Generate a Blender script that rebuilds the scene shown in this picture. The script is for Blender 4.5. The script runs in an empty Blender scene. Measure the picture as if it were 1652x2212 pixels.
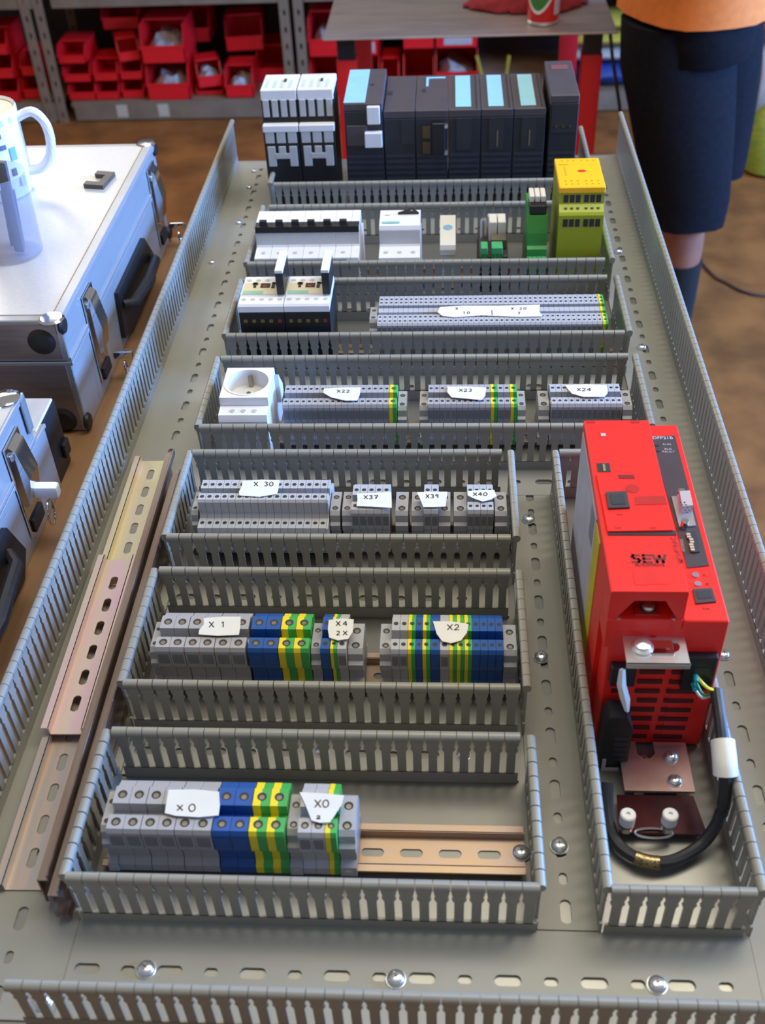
import bpy, bmesh, math, random
from mathutils import Matrix, Vector, noise
random.seed(7)
scene = bpy.context.scene
COL = scene.collection
S = 0.001            # all sizes below are millimetres; the mounting plate's top is z = 0
FLOOR = -1000.0      # floor level under the plate, mm
def W(x, y, z):      # mm -> world metres (floor at z = 0)
    return Vector((x*S, y*S, (z-FLOOR)*S))

# ------------------------------------------------------------------ camera
F_PX, CX, CY = 2326.144, 826.0, 1106.0
CPOS = Vector((226.364, -330.337, 620.762))
RC = (Matrix.Rotation(0.0797136, 3, 'Z') @ Matrix.Rotation(0.8600758, 3, 'X') @ Matrix.Rotation(-0.049774, 3, 'Z'))
cam_d = bpy.data.cameras.new('camera')
cam = bpy.data.objects.new('camera', cam_d); COL.objects.link(cam)
cam_d.sensor_fit = 'VERTICAL'; cam_d.sensor_height = 24.0; cam_d.lens = 24.0*F_PX/2212.0
cam_d.clip_start = 0.02; cam_d.clip_end = 60
cam.matrix_world = Matrix.Translation(W(*CPOS)) @ RC.to_4x4()
cam_d.dof.use_dof = True; cam_d.dof.focus_distance = 0.9; cam_d.dof.aperture_fstop = 6.3
scene.camera = cam
def ray(px, py):
    return RC @ Vector(((px-CX)/F_PX, -(py-CY)/F_PX, -1.0))
def at(px, py, z):
    d = ray(px, py); return CPOS + d*((z-CPOS.z)/d.z)
def aty(px, py, y):
    d = ray(px, py); return CPOS + d*((y-CPOS.y)/d.y)
def atx(px, py, x):
    d = ray(px, py); return CPOS + d*((x-CPOS.x)/d.x)

# ------------------------------------------------------------------ light
w = bpy.data.worlds.new('workshop_air'); scene.world = w; w.use_nodes = True
bg = w.node_tree.nodes['Background']; bg.inputs[0].default_value = (1.0, 0.95, 0.92, 1); bg.inputs[1].default_value = 0.30
def area(name, loc, target, sx, sy, power, col):
    l = bpy.data.lights.new(name, 'AREA'); l.shape = 'RECTANGLE'; l.size = sx; l.size_y = sy
    l.energy = power; l.color = col
    o = bpy.data.objects.new(name, l); COL.objects.link(o)
    o.location = loc; d = Vector(target)-Vector(loc)
    o.rotation_euler = d.to_track_quat('-Z', 'Y').to_euler()
    return o
area('window_daylight', (3.6, 1.05, 1.85), (0.0, 0.5, 1.0), 2.6, 1.1, 520, (0.16, 0.41, 1.0))
area('rear_window', (-2.0, 4.55, 2.95), (0.0, 0.6, 1.0), 2.6, 1.5, 72, (1.0, 0.93, 0.80))
area('ceiling_tube', (0.85, 0.75, 3.3), (0.3, 0.65, 1.0), 0.8, 2.6, 54, (1.0, 0.93, 0.74))
vs = scene.view_settings
vs.view_transform = 'Standard'; vs.look = 'None'; vs.exposure = 0.08; vs.gamma = 1.0; vs.use_curve_mapping = False

# ------------------------------------------------------------------ materials
MATS = {}
def mat(name, col, rough=0.5, metal=0.0, var=0.06, scale=60.0, bump=0.0, spec=0.5, col2=None, trans=0.0, stretch=None, coat=0.0, alpha=1.0, ramp=(0.35, 0.65)):
    if name in MATS: return MATS[name]
    m = bpy.data.materials.new(name); m.use_nodes = True
    nt = m.node_tree; b = nt.nodes['Principled BSDF']
    tc = nt.nodes.new('ShaderNodeTexCoord'); nz = nt.nodes.new('ShaderNodeTexNoise')
    nz.inputs['Scale'].default_value = scale; nz.inputs['Detail'].default_value = 4
    src = tc.outputs['Object']
    if stretch:
        mp = nt.nodes.new('ShaderNodeMapping'); mp.inputs['Scale'].default_value = stretch
        nt.links.new(src, mp.inputs[0]); src = mp.outputs[0]
    nt.links.new(src, nz.inputs['Vector'])
    cr = nt.nodes.new('ShaderNodeValToRGB')
    c2 = col2 if col2 else tuple(max(0, c*(1-2*var)) for c in col)
    cr.color_ramp.elements[0].color = (*c2, 1); cr.color_ramp.elements[1].color = (*col, 1)
    cr.color_ramp.elements[0].position = ramp[0]; cr.color_ramp.elements[1].position = ramp[1]
    nt.links.new(nz.outputs[0], cr.inputs[0]); nt.links.new(cr.outputs[0], b.inputs['Base Color'])
    b.inputs['Roughness'].default_value = rough; b.inputs['Metallic'].default_value = metal
    b.inputs['Specular IOR Level'].default_value = spec
    b.inputs['Transmission Weight'].default_value = trans; b.inputs['Coat Weight'].default_value = coat
    b.inputs['Alpha'].default_value = alpha
    if bump:
        bp = nt.nodes.new('ShaderNodeBump'); bp.inputs['Strength'].default_value = bump; bp.inputs['Distance'].default_value = 0.001
        nt.links.new(nz.outputs[0], bp.inputs['Height']); nt.links.new(bp.outputs[0], b.inputs['Normal'])
    MATS[name] = m; return m
DUCT = mat('duct_plastic', (0.285, 0.278, 0.242), 0.36, var=0.03, scale=25)
GALV = mat('galvanised_plate', (0.30, 0.295, 0.275), 0.34, 0.6, var=0.08, scale=14)
ZINC = mat('bright_zinc', (0.78, 0.80, 0.84), 0.27, 0.9, var=0.05)
CHROMATE = mat('yellow_chromate', (0.50, 0.35, 0.22), 0.40, 0.7, col2=(0.46, 0.35, 0.31), scale=18, stretch=(1, 6, 1))
CHROM_PINK = mat('pink_chromate', (0.74, 0.53, 0.58), 0.36, 0.40, col2=(0.72, 0.60, 0.46), scale=12, stretch=(0.8, 7, 1))
CHROM_GREY = mat('grey_chromate', (0.42, 0.41, 0.41), 0.33, 0.55, col2=(0.58, 0.44, 0.36), scale=14, stretch=(0.6, 9, 9), ramp=(0.45, 0.7))
CHROM_YEL = mat('pale_yellow_chromate', (0.80, 0.72, 0.46), 0.36, 0.45, col2=(0.78, 0.64, 0.52), scale=14, stretch=(0.6, 9, 9))
CHROM_DARK = mat('dark_chromate', (0.30, 0.25, 0.23), 0.33, 0.6, col2=(0.22, 0.15, 0.12), scale=16, stretch=(0.6, 9, 9))
TGREY = mat('terminal_grey', (0.37, 0.37, 0.40), 0.45, var=0.03)
TGREY2 = mat('terminal_grey_light', (0.43, 0.44, 0.48), 0.45, var=0.03)
TBLUE = mat('terminal_blue', (0.010, 0.085, 0.36), 0.40, var=0.05)
TGREEN = mat('terminal_green', (0.05, 0.40, 0.085), 0.40, var=0.04)
TYELLOW = mat('terminal_yellow', (0.85, 0.68, 0.02), 0.40, var=0.03)
HOLE = mat('dark_hole', (0.025, 0.025, 0.028), 0.6, var=0.1)
WINDOW = mat('terminal_window', (0.22, 0.22, 0.24), 0.6, var=0.1)
SCREW = mat('screw_steel', (0.34, 0.31, 0.25), 0.35, 0.9, var=0.1)
PAPER = mat('masking_paper', (0.72, 0.73, 0.71), 0.85, var=0.02, bump=0.15)
INK = mat('pencil_ink', (0.07, 0.065, 0.07), 0.8)
RED = mat('drive_red', (0.88, 0.022, 0.016), 0.36, var=0.02, scale=200)
RED_SHADE = mat('drive_red_recess_shade', (0.50, 0.012, 0.010), 0.45, var=0.05)  # darker copy of the drive red, recess shade painted into the colour
BLACK = mat('black_plastic', (0.012, 0.012, 0.014), 0.42, var=0.1)
PANEL = mat('dark_panel', (0.055, 0.042, 0.045), 0.45, var=0.05)
PLCTOP = mat('plc_front_grey', (0.068, 0.056, 0.064), 0.5, var=0.05)
PLCBODY = mat('plc_body_navy', (0.020, 0.021, 0.028), 0.5, var=0.1)
PLCBLUE = mat('plc_label_blue', (0.30, 0.60, 0.78), 0.45, var=0.03)
WHITE = mat('white_plastic', (0.80, 0.80, 0.82), 0.35, var=0.02)
OFFWHITE = mat('offwhite_plastic', (0.66, 0.64, 0.58), 0.4, var=0.02)
LGREY = mat('light_grey_plastic', (0.50, 0.50, 0.50), 0.4, var=0.03)
CREAM = mat('cream_plastic', (0.75, 0.68, 0.52), 0.45, var=0.03)
TEAL = mat('teal_print', (0.30, 0.62, 0.52), 0.5)
PILZ = mat('safety_green_yellow', (0.33, 0.36, 0.012), 0.42, var=0.02)
PILZTOP = mat('safety_yellow', (0.95, 0.50, 0.008), 0.40, var=0.02)
PCBGREEN = mat('module_green', (0.035, 0.26, 0.045), 0.4, var=0.08)
CONGREEN = mat('connector_green', (0.06, 0.42, 0.16), 0.4, var=0.05)
ALU = mat('brushed_aluminium', (0.42, 0.435, 0.47), 0.32, 0.45, var=0.04, scale=30, stretch=(1, 1, 30))
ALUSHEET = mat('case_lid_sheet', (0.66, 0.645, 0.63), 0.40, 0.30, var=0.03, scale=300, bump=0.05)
ALUEND_SHADE = mat('case_end_shade', (0.34, 0.30, 0.29), 0.40, 0.6, var=0.1, scale=20, stretch=(1, 1, 12))  # browner, darker aluminium: shade of the near end face is in the colour
CHROME = mat('chrome', (0.78, 0.79, 0.82), 0.10, 1.0, var=0.05)
BENCH = mat('bench_wood', (0.27, 0.145, 0.065), 0.55, col2=(0.21, 0.105, 0.045), scale=6, stretch=(8, 0.7, 1))
FLOORM = mat('workshop_floor', (0.31, 0.115, 0.027), 0.65, col2=(0.17, 0.060, 0.014), scale=7, spec=0.3)
WALLM = mat('back_wall_paint', (0.16, 0.13, 0.12), 0.8, col2=(0.12, 0.095, 0.085), scale=3)
RACK = mat('rack_steel', (0.27, 0.19, 0.12), 0.5, 0.15, var=0.1, scale=12)
BOARD = mat('shelf_board', (0.30, 0.18, 0.10), 0.6, var=0.1, scale=10)
BINRED = mat('bin_red', (0.80, 0.010, 0.014), 0.38, var=0.04)
TABLETOP = mat('table_steel', (0.46, 0.39, 0.38), 0.32, 0.45, var=0.10, scale=9, stretch=(1, 4, 1))
TABLERED = mat('table_leg_red', (0.62, 0.008, 0.010), 0.4, var=0.03)
CLOTHRED = mat('rag_red', (0.30, 0.018, 0.024), 0.9, var=0.15, bump=0.4)
DENIM = mat('shorts_navy', (0.0062, 0.0058, 0.0105), 0.9, var=0.2, scale=90, bump=0.3, spec=0.2)
SKIN = mat('skin', (0.34, 0.125, 0.075), 0.5, var=0.06, scale=40)
ORANGE = mat('shirt_orange', (0.80, 0.20, 0.03), 0.8, var=0.06, bump=0.2)
SOCK = mat('sock_black', (0.006, 0.006, 0.006), 0.9, var=0.2)
HAIR = mat('hair_brown', (0.05, 0.03, 0.02), 0.7)
RUBBER = mat('cable_black', (0.022, 0.023, 0.027), 0.45, var=0.1)
BRAID = mat('copper_braid', (0.55, 0.42, 0.20), 0.35, 0.9, scale=900, col2=(0.10, 0.08, 0.05))
CLEAR = mat('clear_plastic', (0.40, 0.40, 0.50), 0.10, var=0.02, alpha=0.24)
MUG = mat('mug_white', (0.84, 0.85, 0.88), 0.25, var=0.02)
MUGIN = mat('mug_inside_cream', (0.74, 0.66, 0.54), 0.3, var=0.02)
MUGBLUE = mat('mug_print_blue', (0.20, 0.42, 0.75), 0.4)
MUGDARK = mat('mug_print_slate', (0.14, 0.16, 0.26), 0.4)
REFLECT = mat('label_white', (0.80, 0.80, 0.78), 0.5)
YELLOW = mat('yellow_wire', (0.85, 0.66, 0.02), 0.4)
CYAN = mat('cyan_ferrule', (0.03, 0.42, 0.52), 0.4)
SIDELABEL = mat('side_label_grey', (0.52, 0.50, 0.56), 0.5)
SIDEYEL = mat('side_label_yellow', (0.62, 0.52, 0.02), 0.5)
YTARP = mat('yellow_tarp', (0.55, 0.40, 0.045), 0.6, var=0.15, scale=20)
BTARP = mat('blue_tarp', (0.015, 0.045, 0.22), 0.6, var=0.15, scale=20)
LIME = mat('lime_plastic', (0.42, 0.42, 0.03), 0.5, col2=(0.20, 0.34, 0.06), scale=30, stretch=(1, 1, 3))
SACK = mat('pale_sack', (0.46, 0.40, 0.36), 0.8, var=0.1, scale=20)
CANRED = mat('can_red', (0.62, 0.015, 0.02), 0.3, var=0.03)
CANGREEN = mat('can_green', (0.05, 0.24, 0.05), 0.35)

# ------------------------------------------------------------------ mesh helpers
class MB:
    def __init__(s): s.v = []; s.f = []; s.m = []; s.mi = 0
    def add(s, vs, fs):
        o = len(s.v); s.v += [tuple(p) for p in vs]; s.f += [tuple(i+o for i in f) for f in fs]; s.m += [s.mi]*len(fs); return s
    def mat(s, i): s.mi = i; return s
    def box(s, x0, x1, y0, y1, z0, z1, c=0.0):
        if c <= 0:
            vs = [(x, y, z) for z in (z0, z1) for y in (y0, y1) for x in (x0, x1)]
            return s.add(vs, [(0, 2, 3, 1), (4, 5, 7, 6), (0, 1, 5, 4), (2, 6, 7, 3), (0, 4, 6, 2), (1, 3, 7, 5)])
        bm = bmesh.new(); bmesh.ops.create_cube(bm, size=1.0)
        for v in bm.verts: v.co = Vector(((x0+x1)/2+v.co.x*(x1-x0), (y0+y1)/2+v.co.y*(y1-y0), (z0+z1)/2+v.co.z*(z1-z0)))
        bmesh.ops.bevel(bm, geom=bm.edges[:], offset=c, segments=1 if c < 1.2 else 2, affect='EDGES', profile=0.6)
        bm.verts.index_update()
        s.add([v.co[:] for v in bm.verts], [[v.index for v in f.verts] for f in bm.faces]); bm.free(); return s
    def prism(s, pts, a0, a1, axis='x'):
        n = len(pts)
        def P(p, a): return (a, p[0], p[1]) if axis == 'x' else ((p[0], a, p[1]) if axis == 'y' else (p[0], p[1], a))
        vs = [P(p, a0) for p in pts]+[P(p, a1) for p in pts]
        fs = [tuple(range(n-1, -1, -1)), tuple(range(n, 2*n))]+[(i, (i+1) % n, n+(i+1) % n, n+i) for i in range(n)]
        return s.add(vs, fs)
    def cyl(s, c, r, h, axis='z', n=16, r2=None):
        r2 = r if r2 is None else r2; vs = []
        for k, rr in ((0, r), (1, r2)):
            for i in range(n):
                a = 2*math.pi*i/n; u, v = rr*math.cos(a), rr*math.sin(a); t = k*h
                vs.append((c[0]+u, c[1]+v, c[2]+t) if axis == 'z' else ((c[0]+t, c[1]+u, c[2]+v) if axis == 'x' else (c[0]+u, c[1]+t, c[2]+v)))
        return s.add(vs, [tuple(range(n-1, -1, -1)), tuple(range(n, 2*n))]+[(i, (i+1) % n, n+(i+1) % n, n+i) for i in range(n)])
    def lathe(s, prof, n=24, c=(0, 0, 0), close=False):
        vs = []; k = len(prof)
        for i in range(n):
            a = 2*math.pi*i/n
            for r, z in prof: vs.append((c[0]+r*math.cos(a), c[1]+r*math.sin(a), c[2]+z))
        fs = []
        for i in range(n):
            j = (i+1) % n
            for q in range(k if close else k-1): fs.append((i*k+q, j*k+q, j*k+(q+1) % k, i*k+(q+1) % k))
        if not close:
            fs.append(tuple(i*k for i in range(n))); fs.append(tuple(i*k+k-1 for i in range(n)))
        return s.add(vs, fs)
    def tube(s, pts, r, n=8):
        P = [Vector(p) for p in pts]; vs = []; up = Vector((0.13, 0.21, 0.97))
        for i, p in enumerate(P):
            t = (P[min(i+1, len(P)-1)]-P[max(i-1, 0)]).normalized()
            a = t.cross(up).normalized(); b = t.cross(a)
            rr = r[i] if isinstance(r, (list, tuple)) else r
            for j in range(n):
                q = 2*math.pi*j/n; vs.append(p+a*rr*math.cos(q)+b*rr*math.sin(q))
        fs = [(i*n+j, i*n+(j+1) % n, (i+1)*n+(j+1) % n, (i+1)*n+j) for i in range(len(P)-1) for j in range(n)]
        fs += [tuple(range(n)), tuple((len(P)-1)*n+j for j in range(n))]
        return s.add(vs, fs)
    def loft(s, rings):
        n = len(rings[0]); vs = [p for r in rings for p in r]
        fs = [(i*n+j, i*n+(j+1) % n, (i+1)*n+(j+1) % n, (i+1)*n+j) for i in range(len(rings)-1) for j in range(n)]
        fs += [tuple(range(n)), tuple((len(rings)-1)*n+j for j in range(n))]
        return s.add(vs, fs)
    def strip(s, L, v0, v1, holes, z0, z1):
        """flat bar along x, 0..L, y v0..v1, with obround holes [(u, len, wid)] sorted, centred"""
        vc = (v0+v1)/2; cuts = [0.0]+[(holes[i][0]+holes[i+1][0])/2 for i in range(len(holes)-1)]+[L]
        for (u, l, wd), a, b in zip(holes, cuts, cuts[1:]):
            r = wd/2; st = max(0, l/2-r); hp = []
            for i in range(12):
                q = math.radians(-90+15+30*i); hp.append((u+(st if i < 6 else -st)+r*math.cos(q), vc+r*math.sin(q)))
            q = (v1-v0)/6
            op = [((u+b)/2, v0), (b, v0), (b, vc-q), (b, vc+q), (b, v1), ((u+b)/2, v1), ((u+a)/2, v1), (a, v1), (a, vc+q), (a, vc-q), (a, v0), ((u+a)/2, v0)]
            vs = [(x, y, z1) for x, y in hp]+[(x, y, z1) for x, y in op]+[(x, y, z0) for x, y in hp]+[(x, y, z0) for x, y in op]
            fs = []
            for i in range(12):
                j = (i+1) % 12
                fs += [(i, j, 12+j, 12+i), (24+i, 36+i, 36+j, 24+j), (i, 24+i, 24+j, j), (12+i, 12+j, 36+j, 36+i)]
            s.add(vs, fs)
        return s
    def build(s, name, mats, parent=None, loc=None, rz=0.0, smooth=35, rot=None):
        me = bpy.data.meshes.new(name)
        me.from_pydata([(x*S, y*S, z*S) for x, y, z in s.v], [], s.f)
        ms = mats if isinstance(mats, (list, tuple)) else [mats]
        for m_ in ms: me.materials.append(m_)
        if len(ms) > 1: me.polygons.foreach_set('material_index', s.m)
        bm = bmesh.new(); bm.from_mesh(me); bmesh.ops.recalc_face_normals(bm, faces=bm.faces[:]); bm.to_mesh(me); bm.free()
        if smooth:
            me.polygons.foreach_set('use_smooth', [True]*len(me.polygons)); me.set_sharp_from_angle(angle=math.radians(smooth))
        return link(name, me, parent, loc, rz, rot)
def link(name, me, parent=None, loc=None, rz=0.0, rot=None):
    o = bpy.data.objects.new(name, me); COL.objects.link(o)
    if parent is not None:
        o.parent = parent
        if loc is not None: o.location = Vector(loc)*S
    else:
        o.location = W(*(loc if loc is not None else (0, 0, 0)))
    o.rotation_euler = rot if rot is not None else (0, 0, rz)
    return o
def empty(name, loc, rz=0.0):
    return link(name, None, None, loc, rz)
def tag(o, label, cat, group=None, kind=None):
    o['label'] = label; o['category'] = cat
    if group: o['group'] = group
    if kind: o['kind'] = kind
    return o
def copy_tree(o, parent=None):
    c = o.copy(); COL.objects.link(c); c.parent = parent
    for ch in list(o.children): copy_tree(ch, c)
    return c
def text_mesh(body, size, bold=0.0, align='CENTER'):
    cu = bpy.data.curves.new('lettering', 'FONT'); cu.body = body; cu.size = size*S; cu.align_x = align; cu.align_y = 'CENTER'
    cu.extrude = 0.00012; cu.offset = bold*S; cu.resolution_u = 3
    ob = bpy.data.objects.new('lettering', cu); COL.objects.link(ob)
    dg = bpy.context.evaluated_depsgraph_get(); me = bpy.data.meshes.new_from_object(ob.evaluated_get(dg))
    bpy.data.objects.remove(ob); me.materials.clear(); return me
def lettering(body, size, m, parent, loc, rz=0.0, bold=0.0, rot=None, align='CENTER'):
    me = text_mesh(body, size, bold, align); me.materials.append(m)
    return link('lettering', me, parent, loc, rz, rot)
# ------------------------------------------------------------------ setting
f = MB().box(-4200, 4200, -2600, 4800, FLOOR-60, FLOOR).build('floor', FLOORM); f['kind'] = 'structure'
wb = MB().box(-4200, 4200, 4700, 4800, FLOOR, 2000).build('wall_back', WALLM); wb['kind'] = 'structure'

# workbench the plate and the cases lie on
bench = empty('workbench', (-300, 400, FLOOR)); tag(bench, 'brown wooden workbench top carrying the mounting plate and aluminium cases', 'workbench')
for i in range(6):
    x0 = -1050+i*245
    MB().box(x0+300, x0+300+243.5, -1000, 530, 960-0, 997-0, 1.5).build('plank', BENCH, bench)
for sx in (-700, 660):
    for sy in (-850, 380):
        MB().box(sx-40, sx+40, sy-40, sy+40, 0, 962, 3).build('leg', BENCH, bench)

# ------------------------------------------------------------------ mounting plate and wiring ducts
H = 53.0; HO = 64.0; PITCH = 10.4
XL, XM1, XM2, XR, XRO, XLO = 0.0, 280.0, 318.2, 406.2, 460.3, -74.7
Y = [-62.5, 0.0, 107.3, 147.7, 261.2, 299.1, 409.8, 446.9, 561.0, 602.4, 716.0, 753.8, 900.0, 963.9]
YF = 1152.0
plate = MB().box(XLO-3, XRO+3, Y[0]-3, YF+9, -3, 0, 0.4).build('mounting_plate', GALV)
tag(plate, 'large galvanised steel mounting plate under the grey wiring ducts', 'mounting plate')

FING = {}
def finger_mesh(h, out):
    k = (h, out)
    if k in FING: return FING[k]
    b = MB(); t = 0.9
    pts = [(-2.9, 11), (2.9, 11), (2.9, h-20), (3.5, h-18.5), (4.3, h-17), (3.4, h-14.5), (4.5, h-10.5), (4.6, h-5), (-4.6, h-5), (-4.5, h-10.5), (-3.4, h-14.5), (-4.3, h-17), (-3.5, h-18.5), (-2.9, h-20)]
    b.prism(pts, -t, t, 'y')
    cap = [(-1.3*out, h-7.6), (2.4*out, h-6.6), (3.5*out, h-4.6), (3.4*out, h-2.0), (2.2*out, h-0.4), (0.2*out, h), (-1.8*out, h-0.6), (-2.7*out, h-2.2), (-2.4*out, h-5.0)]
    b.prism(cap, -4.95, 4.95, 'x')
    me_o = b.build('finger', DUCT, smooth=50); FING[k] = me_o.data
    bpy.data.objects.remove(me_o); return FING[k]
def wall(duct, x, y, L, axis, h, out):
    """slotted duct wall: a base strip with one finger per pitch"""
    wl = MB().box(0, L, -0.9, 0.9, 0.2, 12).build('side_wall', DUCT, duct, (x, y, 0), 0 if axis == 'x' else math.pi/2)
    n = max(1, int(round(L/PITCH))); p = L/n; me = finger_mesh(h, out if axis == 'x' else -out)
    for i in range(n): link('finger', me, wl, ((i+0.5)*p, 0, 0))
    return wl
def dbase(duct, x0, x1, y0, y1, along, pattern, z=0.1):
    L = (x1-x0) if along == 'x' else (y1-y0); wd = (y1-y0) if along == 'x' else (x1-x0)
    holes = []; u = 12.0; i = 0
    while u < L-12:
        holes.append((u, 16.0, 7.0) if i % 2 == 0 else (u, 8.5, 5.5)); u += pattern; i += 1
    b = MB().strip(L, -wd/2, wd/2, holes, z, z+1.6)
    if along == 'x': o = b.build('base', DUCT, duct, (x0, (y0+y1)/2, 0), smooth=0)
    else: o = b.build('base', DUCT, duct, ((x0+x1)/2, y0, 0), math.pi/2, smooth=0)
    return o
def duct(label): return tag(empty('wiring_duct', (0, 0, 0)), label, 'wiring duct')

dl = duct('long grey slotted wiring duct holding loose mounting rails, next to the aluminium cases')
dbase(dl, XLO, XL-0.3, Y[0], YF, 'y', 25)
wall(dl, XLO, Y[0], YF-Y[0], 'y', HO, -1)
segs = [(Y[1], Y[2]), (Y[3], Y[4]), (Y[5], Y[6]), (Y[7], Y[8]), (Y[9], Y[10]), (Y[11], Y[12]), (Y[13], YF-20)]
for a, b in segs: wall(dl, XL, a, b-a, 'y', H, 1)
dr = duct('long grey slotted wiring duct beside the red drive, on the person\'s side')
dbase(dr, XR+0.3, XRO, Y[0], YF, 'y', 25)
wall(dr, XRO, Y[0], YF-Y[0], 'y', HO, 1)
for a, b in [(Y[1], Y[6])]+segs[3:]: wall(dr, XR, a, b-a, 'y', H, -1)
dm = duct('narrow grey slotted wiring duct running between the terminal rows and the red drive')
dbase(dm, XM1+0.2, XM2-0.2, Y[1]+1, Y[6]+12, 'y', 22)
for a, b in segs[:3]: wall(dm, XM1, a, b-a, 'y', H, 1)
wall(dm, XM2, Y[1], Y[6]-Y[1], 'y', H, 1)
db = duct('wide grey slotted wiring duct closing the plate below the X0 terminal row')
dbase(db, XL, XR, Y[0], Y[1], 'x', 25, z=0.4)
wall(db, -14, Y[0]-1.9, XR+14+3, 'x', H, -1)
wall(db, XL+2, Y[1], XM1-XL-2, 'x', H, 1)
wall(db, XM2+2, Y[1], XR-XM2-6, 'x', H, 1)
hd = [(2, 0, 276, 'grey slotted wiring duct between the X0 and X1 terminal rows'), (4, 0, 276, 'grey slotted wiring duct between the X1 and X30 terminal rows'),
      (6, 0, 401, 'grey slotted wiring duct between the X30 row and the white socket row'), (8, 0, 401, 'grey slotted wiring duct between the white socket row and the contactor row'),
      (10, 0, 398, 'grey slotted wiring duct between the contactor row and the circuit breaker row'), (12, 4, 398, 'grey slotted wiring duct between the circuit breakers and the dark controller rack')]
for k, x0, x1, lab in hd:
    d = duct(lab); dbase(d, x0+1, x1-1, Y[k], Y[k+1], 'x', 25, z=0.4)
    if k == 6:
        wall(d, x0+3, Y[k], 270, 'x', H, -1); wall(d, 322, Y[k], x1-322, 'x', H, -1)
    else: wall(d, x0+4, Y[k], x1-x0-6, 'x', H, -1)
    wall(d, x0+2, Y[k+1], x1-x0-2, 'x', H, 1)

# screws holding the ducts
def screw_mesh():
    b = MB()
    b.cyl((0, 0, 0), 6.0, 0.7, n=20, r2=5.9); b.mat(1); b.lathe([(5.6, 0.7), (5.5, 1.8), (4.7, 3.0), (3.0, 4.0), (0.9, 4.3)], 20)
    b.mat(2); b.box(-1.7, 1.7, -0.35, 0.35, 4.0, 4.4); b.box(-0.35, 0.35, -1.7, 1.7, 4.0, 4.41)
    o = b.build('screw', [ZINC, ZINC, HOLE], smooth=50); me = o.data; bpy.data.objects.remove(o); return me
SCR = screw_mesh()
def screw(px, py, label, z=2.0, group=None, sc=1.0):
    p = at(px, py, z+2); o = link('pan_head_screw', SCR, None, (p.x, p.y, z), random.random()*3); o.scale = (sc,)*3
    tag(o, label, 'screw', group)
for p, t in [((315, 2092), 'below the grey X0 terminals'), ((855, 2112), 'below the bare X0 rail'), ((1420, 2125), 'below the black cable loop')]: screw(*p, 'shiny zinc pan head screw in the wide front duct '+t, group='screws in the wide front duct')
screw(92, 2160, 'shiny zinc screw at the open end of the wide front duct')
for p, t in [((1208, 1825), 'beside the X0 rail'), ((1169, 1417), 'beside the X2 strip'), ((1142, 1119), 'beside the X40 terminals')]: screw(*p, 'shiny zinc pan head screw in the narrow duct '+t, group='screws in the narrow duct')
for p, t in [((1563, 1412), 'red drive'), ((1386, 748), 'X24 row'), ((1336, 541), 'yellow safety relay')]: screw(*p, 'shiny zinc screw in the long duct on the person\'s side, beside the '+t, group='screws in the person side duct', sc=0.9)
for p, t in [((457, 564), 'first'), ((514, 478), 'second'), ((538, 402), 'third'), ((548, 367), 'last')]: screw(*p, 'small bright screw in the case side duct, %s before the open far end' % t if t != 'last' else 'small bright screw closest to the open far end of the case side duct', group='screws in the case side duct', sc=0.7)
for p, t in [((695, 1620), 'X0 2 tag'), ((1000, 1628), 'bare X0 rail')]:
    screw(*p, 'zinc screw seen through the duct slots behind the '+t, group='screws in the X0 to X1 duct', sc=0.9)
for p, t in [((1038, 1045), 'X40 tag'), ((950, 428), 'small beige relay')]:
    screw(*p, 'zinc screw glinting through the duct slots behind the '+t, group='screws glinting in cross ducts', sc=0.8)

# ------------------------------------------------------------------ mounting rails
def rail_mesh(L, m, off=12.5, pitch=25.0):
    b = MB(); n = int((L-8)//pitch); st = (L-(n-1)*pitch)/2
    b.strip(L, -12.4, 12.4, [(st+i*pitch, 15, 6.2) for i in range(n)], 0, 1.0)
    for s_ in (-1, 1):
        b.box(0, L, min(s_*11.5, s_*12.5), max(s_*11.5, s_*12.5), 0, 7.5); b.box(0, L, min(s_*11.5, s_*17.5), max(s_*11.5, s_*17.5), 6.5, 7.5, 0.3)
    return b
ROW = [51.0, 199.0, 350.0, 498.0, 654.0, 806.0]
names = ['X0', 'X1 and X2', 'X30', 'white socket', 'contactor', 'circuit breaker']
for i, (yc, x0, x1) in enumerate(zip(ROW, (6, 6, 8, 8, 8, 8), (276, 276, 276, 400, 398, 398))):
    o = rail_mesh(x1-x0, CHROMATE).build('mounting_rail', CHROMATE, None, (x0, yc, 0.2), smooth=0)
    tag(o, 'yellow chromated slotted mounting rail under the %s row' % names[i], 'mounting rail')
screw(1125, 1840, 'shiny zinc screw fixing the bare end of the X0 mounting rail', z=1.2)
# loose rails stored in the long duct
def loose(L, m, x, y, z, rz, label, rot=None):
    o = rail_mesh(L, m).build('loose_rail', m, None, (x, y, z), rz, smooth=0, rot=rot); return tag(o, label, 'mounting rail', None)
R90 = math.pi/2
loose(270, CHROM_GREY, -41.5, 18, 2.0, R90+0.018, 'grey loose slotted rail under the pinkish one, ending near the wide front duct')
loose(166, CHROM_YEL, -46.5, 292, 2.0, R90+0.018, 'pale yellow loose slotted rail reaching out from under the pinkish one')
loose(180, CHROM_PINK, -43.5, 134, 9.8, R90+0.018, 'short pinkish slotted rail stacked across the grey and the yellow loose rail')
loose(425, CHROM_DARK, -22.5, 8, 19.8, R90, 'loose rail standing on edge right beside the stacked flat rails', rot=(math.radians(90), 0, R90+0.012))
loose(405, CHROM_DARK, -13.0, -2, 19.8, R90, 'loose rail standing on edge against the duct fingers', rot=(math.radians(90), 0, R90+0.008))
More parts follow.
